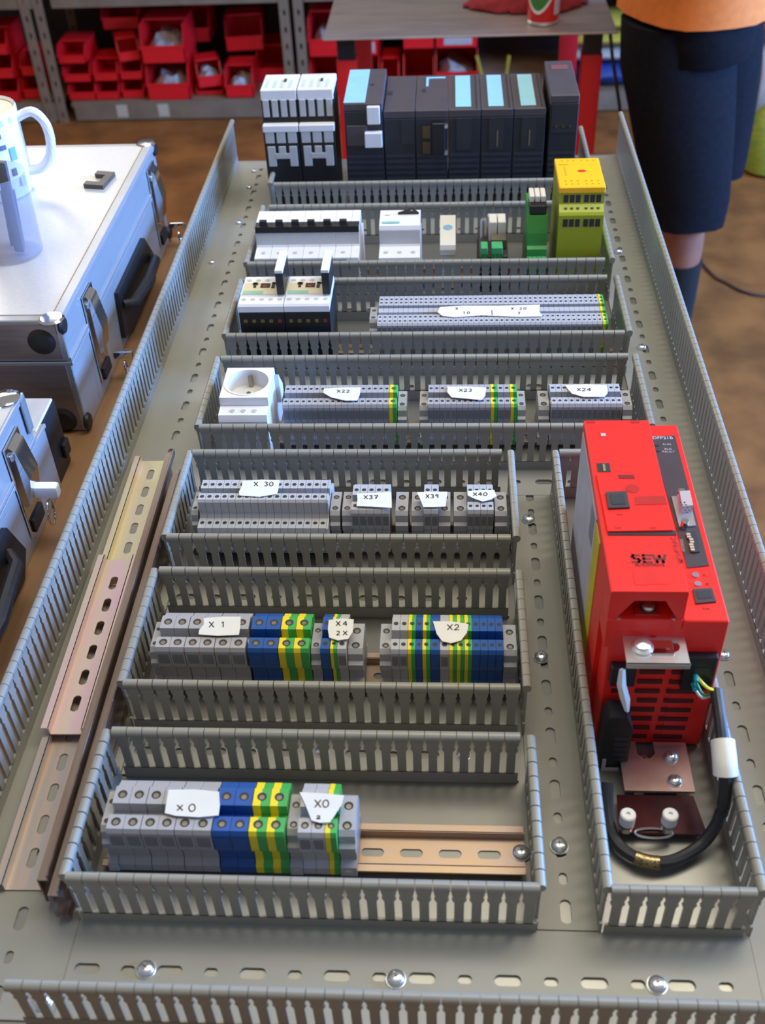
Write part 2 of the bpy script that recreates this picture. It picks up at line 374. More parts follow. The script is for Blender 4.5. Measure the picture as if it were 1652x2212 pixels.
# ------------------------------------------------------------------ rail terminal blocks
PROF = {
 'std': [(-19, 5.5), (-19, 12), (-15.5, 16), (-15.5, 30), (-20, 32), (-20.5, 35), (-20.5, 49), (-19, 52), (-9, 52), (-8.4, 44), (-2, 44), (-1.6, 53), (11, 53), (13, 50), (19.5, 47), (20.5, 33), (15.5, 30), (15.5, 16), (19, 12), (19, 5.5)],
 'triple': [(-21, 5.5), (-21, 12), (-29, 16), (-30, 36), (-28.5, 40), (-16, 40), (-14, 44), (-14.5, 46), (-14, 55), (-12.5, 57), (-4.5, 57), (-4, 50), (1.5, 50), (2, 57), (13, 57), (15, 46), (17, 44), (17, 40), (29, 40), (30, 34), (29, 16), (21, 12), (21, 5.5)],
 'quad': [(-19, 5.5), (-19, 12), (-28, 18), (-31, 40), (-31, 48), (-29, 50), (-12.5, 50), (-12, 43), (-5, 43), (-4.5, 48), (4, 48), (4.5, 43), (6, 43), (6.5, 50), (22, 50), (29, 48), (31, 40), (28, 18), (19, 12), (19, 5.5)],
 'bracket': [(-20, 5.5), (-21, 8), (-20, 15), (-15, 17), (-14.5, 25), (-18, 28), (-18.5, 34), (-16, 36), (-15, 42), (-12, 45), (12, 45), (15, 42), (18, 34), (18, 28), (14.5, 25), (15, 17), (20, 15), (21, 8), (20, 5.5)],
}
# screw / clamp holes: (y, z) on top faces for each kind
HOLES = {'std': [(-14, 52), (5, 53)], 'triple': [(-8.5, 57), (7, 57), (-22, 40)], 'quad': [(-25, 50), (-17, 50), (12, 50), (19, 50)], 'bracket': [(-9, 45), (5, 45)]}
def hole_mesh(r, steel):
    b = MB(); b.cyl((0, 0, -0.02), r, 0.10, n=14)
    if steel: b.mat(1); b.cyl((0, -r*0.18, 0.08), r*0.58, 0.05, n=12)
    o = b.build('clamp_screw', [HOLE, SCREW] if steel else [HOLE], smooth=0); me = o.data; bpy.data.objects.remove(o); return me
HM = {}
TM = {}
def terminal(kind, wd, colour, steel=None):
    """prototype: body (root mesh) with clamp screws, wire entries and, on earth terminals, a yellow stripe"""
    k = (kind, round(wd, 1), colour)
    steel = steel if steel is not None else wd > 7
    if k not in TM:
        body = {'grey': TGREY, 'light': TGREY2, 'blue': TBLUE, 'pe': TGREEN, 'bracket': TGREY}[colour]
        g = 0.12
        pr = PROF[kind]
        a = MB().prism(pr, g if colour != 'pe' else wd*0.46, wd-g)
        o = a.build('tmp', body, smooth=0); me = o.data; bpy.data.objects.remove(o)
        st = None
        if colour == 'pe':
            q = MB().prism([(y*1.004, z if z < 20 else z+0.15) for y, z in pr], g, wd*0.46)
            o = q.build('tmp', TYELLOW, smooth=0); st = o.data; bpy.data.objects.remove(o)
        r = min(3.0, wd*0.29)
        hk = (round(r, 2), steel)
        if hk not in HM: HM[hk] = hole_mesh(r, steel)
        en = None
        if kind in ('std', 'quad', 'triple'):
            e = MB()
            if kind == 'std': e.box(wd*0.14, wd*0.86, -20.9, -20, 36.5, 46.5)
            if kind == 'quad': e.box(wd*0.2, wd*0.8, -31.3, -30.5, 41, 46)
            if kind == 'triple': e.box(wd*0.2, wd*0.8, -30.15, -29, 22, 32)
            wm = {'blue': TBLUE, 'pe': TGREEN}.get(colour, WINDOW)
            o = e.build('tmp', wm, smooth=0); en = o.data; bpy.data.objects.remove(o)
        TM[k] = (me, st, HM[hk], en)
    return k
def place(kind, wd, colour, x, y, label, group, cat='terminal block', name='terminal_block'):
    k = terminal(kind, wd, colour); me, st, hm, en = TM[k]
    o = link(name, me, None, (x, y, 0.2)); tag(o, label, cat, group)
    if st: link('yellow_half', st, o, (0, 0, 0))
    for hy, hz in HOLES[kind]: link('clamp_screw', hm, o, (wd/2, hy, hz+(0.15 if st else 0.0)))
    if en and colour != 'pe': link('wire_entry', en, o, (0, 0, 0))
    if kind == 'bracket':
        s_ = MB().cyl((wd/2, -20.6, 10.8), min(2.6, wd*0.3), 0.8, 'y', 12)
        s_.build('foot_screw', ZINC, o)
    return o
ONES = ['', 'first', 'second', 'third', 'fourth', 'fifth', 'sixth', 'seventh', 'eighth', 'ninth', 'tenth', 'eleventh', 'twelfth', 'thirteenth', 'fourteenth', 'fifteenth', 'sixteenth', 'seventeenth', 'eighteenth', 'nineteenth', 'twentieth']
def nth(i):
    if i <= 20: return ONES[i]
    t = {2: ('twenty', 'twentieth'), 3: ('thirty', 'thirtieth'), 4: ('forty', 'fortieth')}[i//10]
    return t[1] if i % 10 == 0 else t[0]+'-'+ONES[i % 10]
def run(py, y, segs, zt=52):
    for kind, p0, p1, n, colour, label, group in segs:
        x0 = at(p0, py, zt).x; x1 = at(p1, py, zt).x; wd = (x1-x0)/n
        for i in range(n):
            if kind == 'bracket': place(kind, wd, 'bracket', x0, y, label, group, 'end bracket', 'end_bracket')
            else: place(kind, wd, colour, x0+i*wd, y, label.format(nth(i+1)), group if n > 1 else None)
    return
G = 'std'
run(1790, ROW[0], [
 ('bracket', 206, 228, 1, '', 'grey end bracket clamped before the first wide grey X0 terminal', None),
 (G, 228, 302, 2, 'grey', 'wide grey X0 terminal, {} from the end bracket, in the outer pair', 'first pair of wide grey X0 terminals'),
 (G, 303, 376, 2, 'grey', 'wide grey X0 terminal of the middle pair, {} counted from the end bracket', 'middle pair of wide grey X0 terminals'),
 (G, 377, 456, 2, 'grey', 'wide grey X0 terminal of the pair beside the blue ones, {} towards the blue', 'last pair of wide grey X0 terminals'),
 (G, 458, 536, 2, 'blue', 'wide blue X0 terminal, {} from the grey terminals', 'wide blue X0 terminals'),
 (G, 537, 614, 2, 'pe', 'wide green and yellow X0 earth terminal, {} from the blue ones', 'wide earth terminals of the X0 row'),
 ('bracket', 615, 643, 1, '', 'grey end bracket between the wide earth terminals and the slim X0 terminals', None),
 (G, 643, 702, 2, 'light', 'slim light grey terminal under the tapered X0 tag, {} from the wide earth terminals', 'slim grey X0 terminals'),
 (G, 702, 727, 1, 'pe', 'slim green and yellow earth terminal beside the tapered X0 paper tag', None),
 ('bracket', 728, 765, 1, '', 'wide grey end bracket before the bare stretch of the X0 rail', None)])
run(1397, ROW[1], [
 ('bracket', 316, 334, 1, '', 'grey end bracket before the first wide grey X1 terminal', None),
 (G, 334, 397, 2, 'grey', 'wide grey X1 terminal, {} from the end bracket, in the outer pair', 'first pair of wide grey X1 terminals'),
 (G, 398, 462, 2, 'grey', 'wide grey X1 terminal of the middle pair, {} counted from the end bracket', 'middle pair of wide grey X1 terminals'),
 (G, 463, 530, 2, 'grey', 'wide grey X1 terminal of the pair beside the blue ones, {} towards the blue', 'last pair of wide grey X1 terminals'),
 (G, 535, 600, 2, 'blue', 'wide blue X1 terminal, {} from the grey terminals', 'wide blue X1 terminals'),
 (G, 601, 667, 2, 'pe', 'wide green and yellow X1 earth terminal, {} from the blue ones', 'wide earth terminals of the X1 row'),
 ('bracket', 668, 690, 1, '', 'grey end bracket between the wide X1 earth terminals and a slim blue terminal', None),
 (G, 691, 712, 1, 'blue', 'single blue terminal at the edge of the small X4 tag', None),
 (G, 713, 728, 1, 'pe', 'single slim earth terminal under the small X4 tag', None),
 (G, 728, 748, 1, 'light', 'single light grey terminal beside the slim earth terminal of X4', None),
 ('bracket', 749, 782, 1, '', 'wide grey end bracket before the bare gap in the X1 rail', None),
 ('bracket', 818, 844, 1, '', 'grey end bracket after the bare gap, before the X2 terminals', None),
 (G, 844, 880, 2, 'light', 'slim light grey terminal starting the X2 strip, {} from the end bracket', 'first slim grey X2 terminals'),
 (G, 880, 897, 1, 'pe', 'slim earth terminal between the grey and the first blue X2 terminal', None),
 (G, 897, 912, 1, 'blue', 'slim blue terminal between two earth terminals of the X2 strip', None),
 (G, 912, 929, 1, 'pe', 'slim earth terminal between two blue terminals of the X2 strip', None),
 (G, 929, 950, 1, 'blue', 'slim blue terminal under the edge of the half round X2 tag', None),
 (G, 950, 970, 1, 'light', 'slim grey terminal under the half round X2 tag', None),
 (G, 970, 1020, 3, 'pe', 'slim X2 earth terminal in the row of three, {} towards the four blue ones', 'three earth terminals of the X2 strip'),
 (G, 1020, 1088, 4, 'blue', 'slim blue terminal of the last four in the X2 strip, {} from the earth terminals', 'four blue terminals of the X2 strip'),
 ('bracket', 1089, 1118, 1, '', 'grey end bracket closing the X2 strip near the narrow duct', None)])
x0 = at(426, 1081, 57).x; x1 = at(704, 1081, 57).x
for i in range(17):
    wd = (x1-x0)/17
    place('triple', wd, 'light', x0+i*wd, ROW[2], 'slim grey three level terminal of the tall X30 strip, %s from its outer end bracket' % nth(i+1), 'three level terminals of the X30 strip')
ep = MB().prism([(y*1.02, z) for y, z in PROF['triple']], 0, 1.6).build('end_plate', TGREY2, None, (x1+0.1, ROW[2], 0.2), smooth=0)
tag(ep, 'thin grey end plate covering the side of the tall X30 strip', 'end plate')
run(1090, ROW[2], [
 ('bracket', 410, 425, 1, '', 'grey end bracket before the tall X30 strip', None),
 ('bracket', 711, 733, 1, '', 'grey end bracket after the tall X30 strip', None),
 ('bracket', 737, 759, 1, '', 'grey end bracket before the X37 terminals', None),
 (G, 759, 841, 5, 'light', 'slim grey terminal under the X37 tag, {} from the X30 strip', 'slim X37 terminals'),
 ('bracket', 853, 881, 1, '', 'grey end bracket after the X37 terminals', None),
 ('bracket', 888, 915, 1, '', 'grey end bracket before the two X39 terminals', None),
 (G, 915, 947, 2, 'light', 'slim grey terminal under the X39 tag, {} from the X37 terminals', 'slim X39 terminals'),
 ('bracket', 947, 973, 1, '', 'grey end bracket after the two X39 terminals', None),
 ('bracket', 980, 1009, 1, '', 'grey end bracket before the four X40 terminals', None),
 (G, 1009, 1066, 4, 'light', 'slim grey terminal below the X40 tag, {} from the X39 terminals', 'slim X40 terminals'),
 ('bracket', 1069, 1096, 1, '', 'grey end bracket after the four X40 terminals', None)])
run(882, ROW[3], [
 (G, 608, 839, 18, 'grey', 'slim grey terminal of the X22 strip, {} from the white socket', 'slim X22 terminals'),
 (G, 839, 856, 1, 'pe', 'slim earth terminal ending the X22 strip', None),
 ('bracket', 857, 877, 1, '', 'grey end bracket after the X22 earth terminal', None),
 ('bracket', 905, 924, 1, '', 'grey end bracket before the X23 strip', None),
 (G, 924, 1061, 11, 'grey', 'slim grey terminal of the X23 strip, {} from the end bracket on the X22 side', 'slim X23 terminals'),
 (G, 1061, 1076, 1, 'pe', 'slim earth terminal between the X23 strip and two grey terminals', None),
 (G, 1076, 1104, 2, 'grey', 'slim grey terminal between the two X23 earth terminals, {} towards the X24 strip', 'two grey X23 terminals'),
 (G, 1104, 1119, 1, 'pe', 'slim earth terminal next to the end bracket closing the X23 strip', None),
 ('bracket', 1120, 1138, 1, '', 'grey end bracket closing the X23 strip', None),
 ('bracket', 1166, 1190, 1, '', 'grey end bracket before the X24 strip', None),
 (G, 1192, 1347, 12, 'light', 'slim light grey terminal of the X24 strip, {} from the X23 strip', 'slim X24 terminals'),
 ('bracket', 1351, 1372, 1, '', 'grey end bracket after the X24 strip', None)])
x0 = at(814, 700, 50).x; x1 = at(1303, 700, 50).x
for i in range(44):
    wd = (x1-x0)/44
    place('quad', wd, 'light', x0+i*wd, ROW[4], 'slim grey four hole terminal of the long strip, %s from the contactors' % nth(i+1), 'four hole terminals of the long strip')
place('quad', 5.4, 'pe', x1+0.2, ROW[4], 'slim earth terminal ending the long strip beside the contactors', None)
place('bracket', 8, 'bracket', x0-9, ROW[4], 'grey end bracket before the long four hole terminal strip', None, 'end bracket', 'end_bracket')

# ------------------------------------------------------------------ hand written paper tags
def paper(outline, z, strokes, label, slope=0.0, tilt_y=0.0):
    """torn paper lying on the terminals: outline and pencil strokes on the sheet's own plane"""
    c = at(sum(p[0] for p in outline)/len(outline), sum(p[1] for p in outline)/len(outline), z)
    def P(px, py):
        q = at(px, py, z); return (q.x-c.x, q.y-c.y)
    pts = [P(*p) for p in outline]
    o = MB().prism(pts, 0, 0.5, 'z').build('paper_tag', PAPER, None, (c.x, c.y, z), smooth=0)
    tag(o, label, 'paper tag')
    for st in strokes:
        q = [P(*p) for p in st]; b = MB(); hw = 0.42
        for (ax, ay), (bx, by) in zip(q, q[1:]):
            L = math.hypot(bx-ax, by-ay) or 1; nx, ny = -(by-ay)/L*hw, (bx-ax)/L*hw
            b.prism([(ax+nx, ay+ny), (bx+nx, by+ny), (bx-nx, by-ny), (ax-nx, ay-ny)], 0.5, 0.62, 'z')
        b.build('pencil_stroke', INK, o, smooth=0)
    return o
def glyph(ch, x, y, w_, h_):
    """pencil strokes of one character in a box whose top left corner is x, y"""
    G_ = {'X': [[(0, 0), (1, 1)], [(1, 0), (0, 1)]], '0': [[(.5, 0), (.15, .2), (0, .55), (.2, .95), (.55, 1), (.9, .8), (1, .4), (.8, .08), (.5, 0)]],
          '1': [[(.2, .25), (.55, 0), (.5, 1)]], '2': [[(.05, .25), (.4, 0), (.85, .15), (.8, .45), (0, 1), (1, .95)]],
          '3': [[(.05, .1), (.6, 0), (.9, .22), (.45, .45), (.95, .7), (.6, 1), (0, .92)]], '4': [[(.7, 1), (.7, 0), (0, .65), (1, .62)]],
          '7': [[(0, .05), (1, 0), (.4, 1)], [(.25, .5), (.85, .48)]], '9': [[(.85, .3), (.4, .5), (.1, .25), (.45, 0), (.85, .15), (.8, 1)]]}
    return [[(x+a*w_, y+b*h_) for a, b in st] for st in G_[ch]]
def word(s_, x, y, w_, h_, gap=4):
    r = []
    for c in s_:
        if c != ' ': r += glyph(c, x, y, w_, h_)
        x += w_+gap
    return r
ZT = 53.9
paper([(364, 1707), (420, 1706), (473, 1711), (475, 1740), (472, 1762), (430, 1766), (380, 1763), (356, 1757), (360, 1730)], ZT, glyph('X', 383, 1740, 12, 12)+glyph('0', 408, 1738, 14, 16), 'white torn paper tag marked X0 on the wide terminals')
paper([(647, 1712), (690, 1714), (743, 1719), (738, 1738), (722, 1763), (712, 1777), (690, 1778), (673, 1773), (660, 1740)], ZT, word('X0', 680, 1729, 13, 16)+glyph('2', 684, 1763, 8, 7), 'white tapered paper tag marked X0 2 on the slim terminals')
paper([(440, 1336), (480, 1333), (520, 1333), (519, 1355), (516, 1372), (470, 1374), (429, 1371), (430, 1362), (440, 1350)], ZT, word('X1', 452, 1344, 10, 12, 15), 'white torn paper tag marked X1 on the grey terminals')
paper([(710, 1340), (740, 1337), (764, 1339), (762, 1365), (752, 1381), (730, 1384), (711, 1378), (708, 1360)], ZT, word('X4', 726, 1343, 9, 10, 6)+glyph('2', 727, 1364, 7, 9)+glyph('X', 741, 1364, 9, 9), 'small white paper tag marked X4 between two end brackets')
paper([(935, 1343), (975, 1343), (1012, 1349), (1008, 1368), (996, 1384), (975, 1390), (955, 1386), (943, 1370)], ZT, word('X2', 966, 1350, 11, 12), 'white half round paper tag marked X2 over earth terminals')
paper([(524, 1040), (565, 1037), (604, 1038), (601, 1058), (598, 1068), (560, 1074), (517, 1071), (516, 1063), (522, 1052)], 57.7, word('X 30', 549, 1042, 8, 9, 3), 'white torn paper tag marked X 30 on the tall strip')
paper([(771, 1067), (810, 1066), (845, 1063), (846, 1085), (846, 1098), (800, 1095), (770, 1094), (772, 1080)], ZT, word('X37', 786, 1071, 8, 8, 3), 'white paper tag marked X37 on five slim terminals')
paper([(900, 1064), (930, 1063), (966, 1063), (964, 1080), (962, 1095), (935, 1096), (914, 1096), (908, 1080)], ZT, word('X39', 920, 1069, 7, 8, 3), 'white paper tag marked X39 between two end brackets')
paper([(1010, 1062), (1040, 1059), (1067, 1059), (1072, 1072), (1060, 1080), (1042, 1084), (1022, 1077), (1010, 1071)], ZT, word('X40', 1022, 1065, 8, 7, 3), 'white leaf shaped paper tag marked X40')
paper([(700, 840), (740, 838), (779, 838), (777, 853), (771, 866), (745, 866), (715, 859), (698, 849)], ZT, word('X22', 728, 843, 7, 6, 3), 'white pointed paper tag marked X22 on the strip beside the socket')
paper([(966, 836), (1010, 836), (1050, 838), (1048, 855), (1040, 865), (1010, 862), (975, 859), (966, 848)], ZT, word('X23', 992, 841, 7, 6, 3), 'white paper tag marked X23 on the middle slim strip')
paper([(1220, 833), (1265, 831), (1310, 833), (1312, 850), (1305, 858), (1260, 858), (1235, 851), (1226, 841)], ZT, word('X24', 1246, 839, 8, 7, 3), 'white paper tag marked X24 on the strip beside the red drive')
paper([(950, 664), (1000, 661), (1080, 661), (1166, 659), (1164, 672), (1172, 684), (1120, 685), (1040, 682), (980, 686), (955, 683), (945, 675)], 50.9, word('X', 984, 665, 5, 5)+word('10', 1000, 674, 5, 5)+[[(1062, 671), (1063, 682)]]+word('X 20', 1104, 665, 5, 5)+word('7', 1118, 675, 5, 5), 'long white paper strip with faint pencil marks on the long terminal strip')
# ------------------------------------------------------------------ devices on the rails
def holes_row(o, name, n, x0, x1, y, z, r, m, axis='z', dep=0.12):
    for i in range(n):
        x = x0+(x1-x0)*(i+0.5)/n
        MB().cyl((x, y, z), r, dep, axis, 12).build(name, m, o, smooth=0)
# circuit breakers: six poles and a slim auxiliary block
bx0, bx1 = at(553, 545, 52).x, at(776, 545, 52).x
BP = [(-45, 2), (-45, 40), (-43, 52), (-20, 54), (-19, 57), (-17, 73), (-15, 77), (-11, 77), (-10, 72), (-7, 72), (-6, 78), (22, 78), (24, 56), (43, 52), (45, 40), (45, 2)]
wd = (bx1-bx0)/6.5
for i in range(7):
    w_ = wd if i < 6 else wd*0.5
    o = MB().prism(BP, 0.15, w_-0.15).build('circuit_breaker', WHITE, None, (bx0+i*wd, ROW[5], 0.2), smooth=0)
    tag(o, 'white single pole circuit breaker, %s of six from the long duct with the rails' % nth(i+1) if i < 6 else 'slim white auxiliary block at the end of the circuit breakers', 'circuit breaker', 'six white circuit breakers' if i < 6 else None)
    MB().prism([(-19.2, 56), (-17.2, 72.5), (-17.0, 72.5), (-19.0, 56)], 0.5, w_-0.5).build('grey_face', LGREY, o, smooth=0)
    MB().box(0.2, w_-0.2, -18.2, -6.2, 70.5, 77.6).build('switch_slot', BLACK, o)
    if i < 6:
        MB().prism([(-14.5, 77), (-9, 77), (-8, 80), (-10, 83), (-13.5, 82)], w_*0.28, w_*0.72).build('toggle', BLACK, o)
        MB().cyl((w_/2, -32, 53.1), 2.4, 0.25, n=12).build('terminal_screw', LGREY, o)
    MB().box(0.3, w_-0.3, -45.3, -44, 40, 44).build('foot_slot', BLACK, o)
bar = MB().box(0, bx1-bx0-14, -3, 0, 0, 10, 0.6).build('bus_bar', BLACK, None, (bx0+1, ROW[5]-45.6, 41.5), smooth=0)
tag(bar, 'black comb bus bar along the foot of the circuit breakers', 'bus bar')
# residual current device with dark rotary key shape
rx0, rx1 = at(819, 545, 52).x, at(907, 545, 52).x; L_ = rx1-rx0
r = MB().prism([(y, z-1) for y, z in BP if not (-12 < y < -5)], 0, L_).build('motor_switch', WHITE, None, (rx0, ROW[5], 0.2), smooth=0)
tag(r, 'white three pole breaker with a black triangular lever, standing alone', 'circuit breaker')
MB().prism([(-19.2, 55), (-17.2, 71), (-17.0, 71), (-19.0, 55)], 0.3, L_-0.3).build('grey_face', LGREY, r, smooth=0)
MB().prism([(L_*0.44, 11), (L_*0.96, 11), (L_*0.80, 22), (L_*0.76, 22)], 77, 79.5, 'z').build('lever', BLACK, r, smooth=0)
MB().cyl((L_*0.78, 15, 79.4), 1.6, 0.5).build('lever_pin', ZINC, r)
MB().box(L_*0.07, L_*0.50, -10, -6, 76.9, 77.2).build('printed_label', TEAL, r)
MB().box(L_*0.12, L_*0.24, 9, 11, 76.9, 77.2).build('mark', LGREY, r)
holes_row(r, 'terminal_screw', 3, 0, L_, -32, 52.1, 2.6, LGREY, dep=0.3)
# small beige timer relay
gx0, gx1 = at(950, 530, 60).x, at(984, 530, 60).x
t = MB().prism([(-24, 2), (-24, 50), (-22, 55), (10, 74), (14, 74), (18, 50), (18, 2)], 0, gx1-gx0).build('timer_relay', OFFWHITE, None, (gx0, ROW[5], 0.2), smooth=0)
tag(t, 'small beige relay with a blue oval mark', 'relay')
ang = math.atan2(19, 32)
b = MB().lathe([(5.4, 0), (5.4, 0.3), (0.01, 0.3)], 24); o = b.build('oval_mark', mat('oval_blue', (0.10, 0.36, 0.66), 0.4), t, ((gx1-gx0)/2, -2.2, 66.8), rot=(ang, 0, 0), smooth=0); o.scale = (1, 0.62, 1)
for i in range(4): MB().box(0.5, gx1-gx0-0.5, -24.4, -23.9, 28+i*5, 30+i*5).build('rib', LGREY, t)
# black relay module with two white relays and green plugs
mx0, mx1 = at(1033, 540, 48).x, at(1099, 540, 48).x; L_ = mx1-mx0
m_ = MB().box(0, L_, -38, 44, 2, 30, 1).build('relay_module', BLACK, None, (mx0, ROW[5], 0.2), smooth=0)
tag(m_, 'black relay module with two white relays and green plugs', 'relay module')
MB().box(1, L_-1, -32, 42, 30, 46, 0.8).build('circuit_board', PANEL, m_)
for i in (0, 1): MB().box(L_*0.36+i*L_*0.29, L_*0.62+i*L_*0.29, 3, 24, 46, 70, 0.8).build('relay', WHITE, m_)
MB().box(L_*0.42, L_*0.92, -16, -2, 46, 58, 0.8).build('capacitor_block', mat('taupe', (0.14, 0.12, 0.085), 0.5), m_)
for a, bb in ((0.07, 0.29), (0.42, 0.78)):
    g = MB().box(L_*a, L_*bb, -34, -18, 40, 57, 0.6).build('green_plug', CONGREEN, m_)
    n = 2 if bb < 0.5 else 3
    for i in range(n): MB().box(L_*a+1+i*4.4, L_*a+3.8+i*4.4, -34.2, -33.8, 44, 50).build('plug_hole', PCBGREEN, g)
MB().box(L_*0.34, L_*0.94, 33, 42, 46, 62, 0.6).build('connector', LGREY, m_)
MB().cyl((L_*0.18, 14, 46), 3.6, 22, n=14).build('capacitor', ZINC, m_)
# slim green interface module
nx0, nx1 = at(1136, 530, 50).x, at(1178, 530, 50).x; L_ = nx1-nx0
n_ = MB().prism([(-40, 2), (-40, 34), (-38, 45), (-34, 46), (-33, 54), (-28, 56), (-26, 70), (-20, 88), (30, 92), (34, 60), (40, 40), (40, 2)], 0, L_).build('interface_module', PCBGREEN, None, (nx0, ROW[5], 0.2), smooth=0)
tag(n_, 'slim green interface module beside the tall yellow safety relay', 'interface module')
MB().box(1.5, L_-1.5, -19, 4, 89, 99, 0.8).build('black_socket', BLACK, n_)
for i in range(3): MB().box(1.6+i*(L_-3)/3, 0.6+(i+1)*(L_-3)/3, -10, 12, 99, 106, 0.6).build('white_relay', WHITE, n_)
holes_row(n_, 'terminal_hole', 4, 1, L_-1, -36, 45.6, 1.6, CONGREEN, dep=0.3)
# tall safety relay
px0, px1 = at(1209, 405, 120).x, at(1307, 405, 120).x; L_ = px1-px0
p_ = MB().prism([(-32, 2), (-32, 93), (-30, 96), (-22, 102), (-21, 119), (54, 119), (56, 60), (50, 2)], 0, L_).build('safety_relay', PILZ, None, (px0, ROW[5], 0.2), smooth=0)
tag(p_, 'tall olive yellow safety relay with a bright yellow front cover', 'safety relay')
cv = MB().box(-0.6, L_+0.6, -22.4, 55, 114, 121, 0.8).build('yellow_cover', PILZTOP, p_)
for gx in range(6):
    xx = L_*(0.10+0.135*gx+(0.05 if gx > 2 else 0))
    MB().box(xx, xx+L_*0.105, -22, -21.0, 103.5, 112).build('clamp_opening', HOLE, p_)
    MB().box(xx, xx+L_*0.105, -32.3, -31.5, 80, 89).build('clamp_opening', HOLE, p_)
    MB().cyl((xx+L_*0.05, -26, 98.6), 1.9, 1.0, n=10).build('clamp_screw', mat('olive_dark', (0.12, 0.13, 0.01), 0.5), p_)
    for yy in (-14, -6, 48): MB().cyl((xx+L_*0.05, yy, 121), 1.2, 0.15, n=8).build('status_mark', mat('amber_print', (0.45, 0.22, 0.01), 0.5), cv, smooth=0)
o = MB().lathe([(3.2, 0), (3.2, 0.2), (0.01, 0.2)], 20).build('red_emblem', mat('emblem_red', (0.70, 0.03, 0.02), 0.4), cv, (L_*0.56, 20, 121), smooth=0); o.scale = (1.5, 1, 1)
MB().box(L_*0.17, L_*0.20, 8, 32, 121, 121.15).build('printed_line', mat('amber_print2', (0.60, 0.36, 0.02), 0.5), cv)
MB().box(L_*0.06, L_*0.27, 36, 38, 121, 121.15).build('printed_line', mat('amber_print', (0.45, 0.22, 0.01), 0.5), cv)

# contactors
cx0, cx1 = at(512, 664, 78).x, at(711, 664, 78).x; CW = (cx1-cx0)/2
for i in range(2):
    L_ = CW-0.6
    c = MB().prism([(-38, 2), (-39, 40), (-39, 68), (-38, 71), (19, 71), (20, 40), (20, 2)], 0, L_).build('contactor', BLACK, None, (cx0+i*CW, ROW[4], 0.2), smooth=0)
    tag(c, 'white fronted contactor next to the duct wall' if i == 0 else 'white fronted contactor next to the bare rail', 'contactor')
    cov = MB().prism([(-39.5, 70), (-39, 76), (-37, 78), (-21, 78), (-20, 79), (3, 79), (4, 78), (19, 78), (20, 76), (20, 70)], 0, L_).build('front_cover', WHITE, c, smooth=0)
    MB().box(L_*0.04, L_*0.84, -20, 3, 79, 79.6).build('cream_panel', CREAM, cov)
    MB().box(L_*0.05, L_*0.50, -19.6, -13.5, 79.6, 79.9).build('teal_label', TEAL, cov)
    for a, bb, y0, y1 in ((0.25, 0.31, -7, 3), (0.22, 0.34, -1, 2.6), (0.41, 0.62, -7, 1), (0.66, 0.73, -8, 3), (0.66, 0.82, 0, 3)):
        MB().box(L_*a, L_*bb, y0, y1, 79.6, 80.4).build('dark_recess', HOLE, cov)
    MB().box(L_*0.47, L_*0.56, -7, -4.5, 80.3, 81).build('red_indicator', mat('indicator_red', (0.45, 0.03, 0.02), 0.5), cov)
    holes_row(cov, 'terminal_screw', 5, 0, L_, -28, 78, 2.5, LGREY, dep=0.2)
    holes_row(cov, 'terminal_screw', 4, 0, L_*0.84, 11, 78, 2.5, LGREY, dep=0.2)
    brass = mat('brass_clamp', (0.30, 0.22, 0.05), 0.4, 0.6)
    for k in range(5):
        MB().box(L_*(0.09+0.19*k), L_*(0.17+0.19*k), -39.6, -38.5, 58, 61.5).build('clamp', brass if k < 4 else mat('clamp_red', (0.30, 0.03, 0.015), 0.5), c)
    bl = MB().box(L_*0.83, L_*1.0, -22, 20, 79.5, 104, 0.5).build('surge_suppressor', BLACK, None, (cx0+i*CW, ROW[4], 0.2))
    tag(bl, 'tall black plug-in module with white cap on the contactor next to the duct wall' if i == 0 else 'tall black plug-in module with white cap on the contactor next to the bare rail', 'plug module')
    MB().box(L_*0.825, L_*1.005, -22.3, 20.3, 103.5, 107, 0.5).build('white_cap', WHITE, bl)

# safety socket outlet
sx0, sx1 = at(476, 880, 56).x, at(580, 880, 56).x; L_ = sx1-sx0
s_ = MB().prism([(-43, 2), (-43, 50), (-41, 56), (-28, 57), (-27, 50), (20, 50), (22, 50), (40, 46), (42, 2)], 0, L_).build('socket_outlet', WHITE, None, (sx0, ROW[3], 0.2), smooth=0)
tag(s_, 'white round safety socket outlet on the rail', 'socket outlet')
cxx, cyy, R_ = L_*0.5, -3.0, 20.0
vs_, fs_, n_s = [], [], 48
for k in range(n_s):
    a_ = 2*math.pi*k/n_s; c_, d_ = math.cos(a_), math.sin(a_); m__ = max(abs(c_), abs(d_))
    vs_ += [(cxx+R_*c_, cyy+R_*d_, 66), (cxx+L_*0.5*c_/m__, cyy+24.5*d_/m__, 66), (cxx+(R_-1)*c_, cyy+(R_-1)*d_, 50.2), (cxx+L_*0.5*c_/m__, cyy+24.5*d_/m__, 50)]
for k in range(n_s):
    o_, p__ = k*4, ((k+1) % n_s)*4; fs_ += [(o_, p__, p__+1, o_+1), (o_+1, p__+1, p__+3, o_+3), (o_, o_+2, p__+2, p__), (o_+2, o_+3, p__+3, p__+2)]
MB().add(vs_, fs_).build('socket_frame', WHITE, s_, smooth=30)
MB().lathe([(R_, 0), (R_+1.5, 0), (R_+1.5, 0.9), (R_, 0.9)], 48, close=True).build('socket_rim', WHITE, s_, (cxx, cyy, 65.8))
w1 = MB().lathe([(R_-0.8, 0), (R_-0.8, 0.5), (0.01, 0.5)], 40).build('socket_floor', OFFWHITE, s_, (cxx, cyy, 50.2), smooth=0)
for dx in (-7, 7): MB().cyl((dx, 0, 0.4), 2.3, 0.3, n=12).build('pin_hole', mat('pin_hole_tone', (0.20, 0.19, 0.16), 0.6), w1, smooth=0)
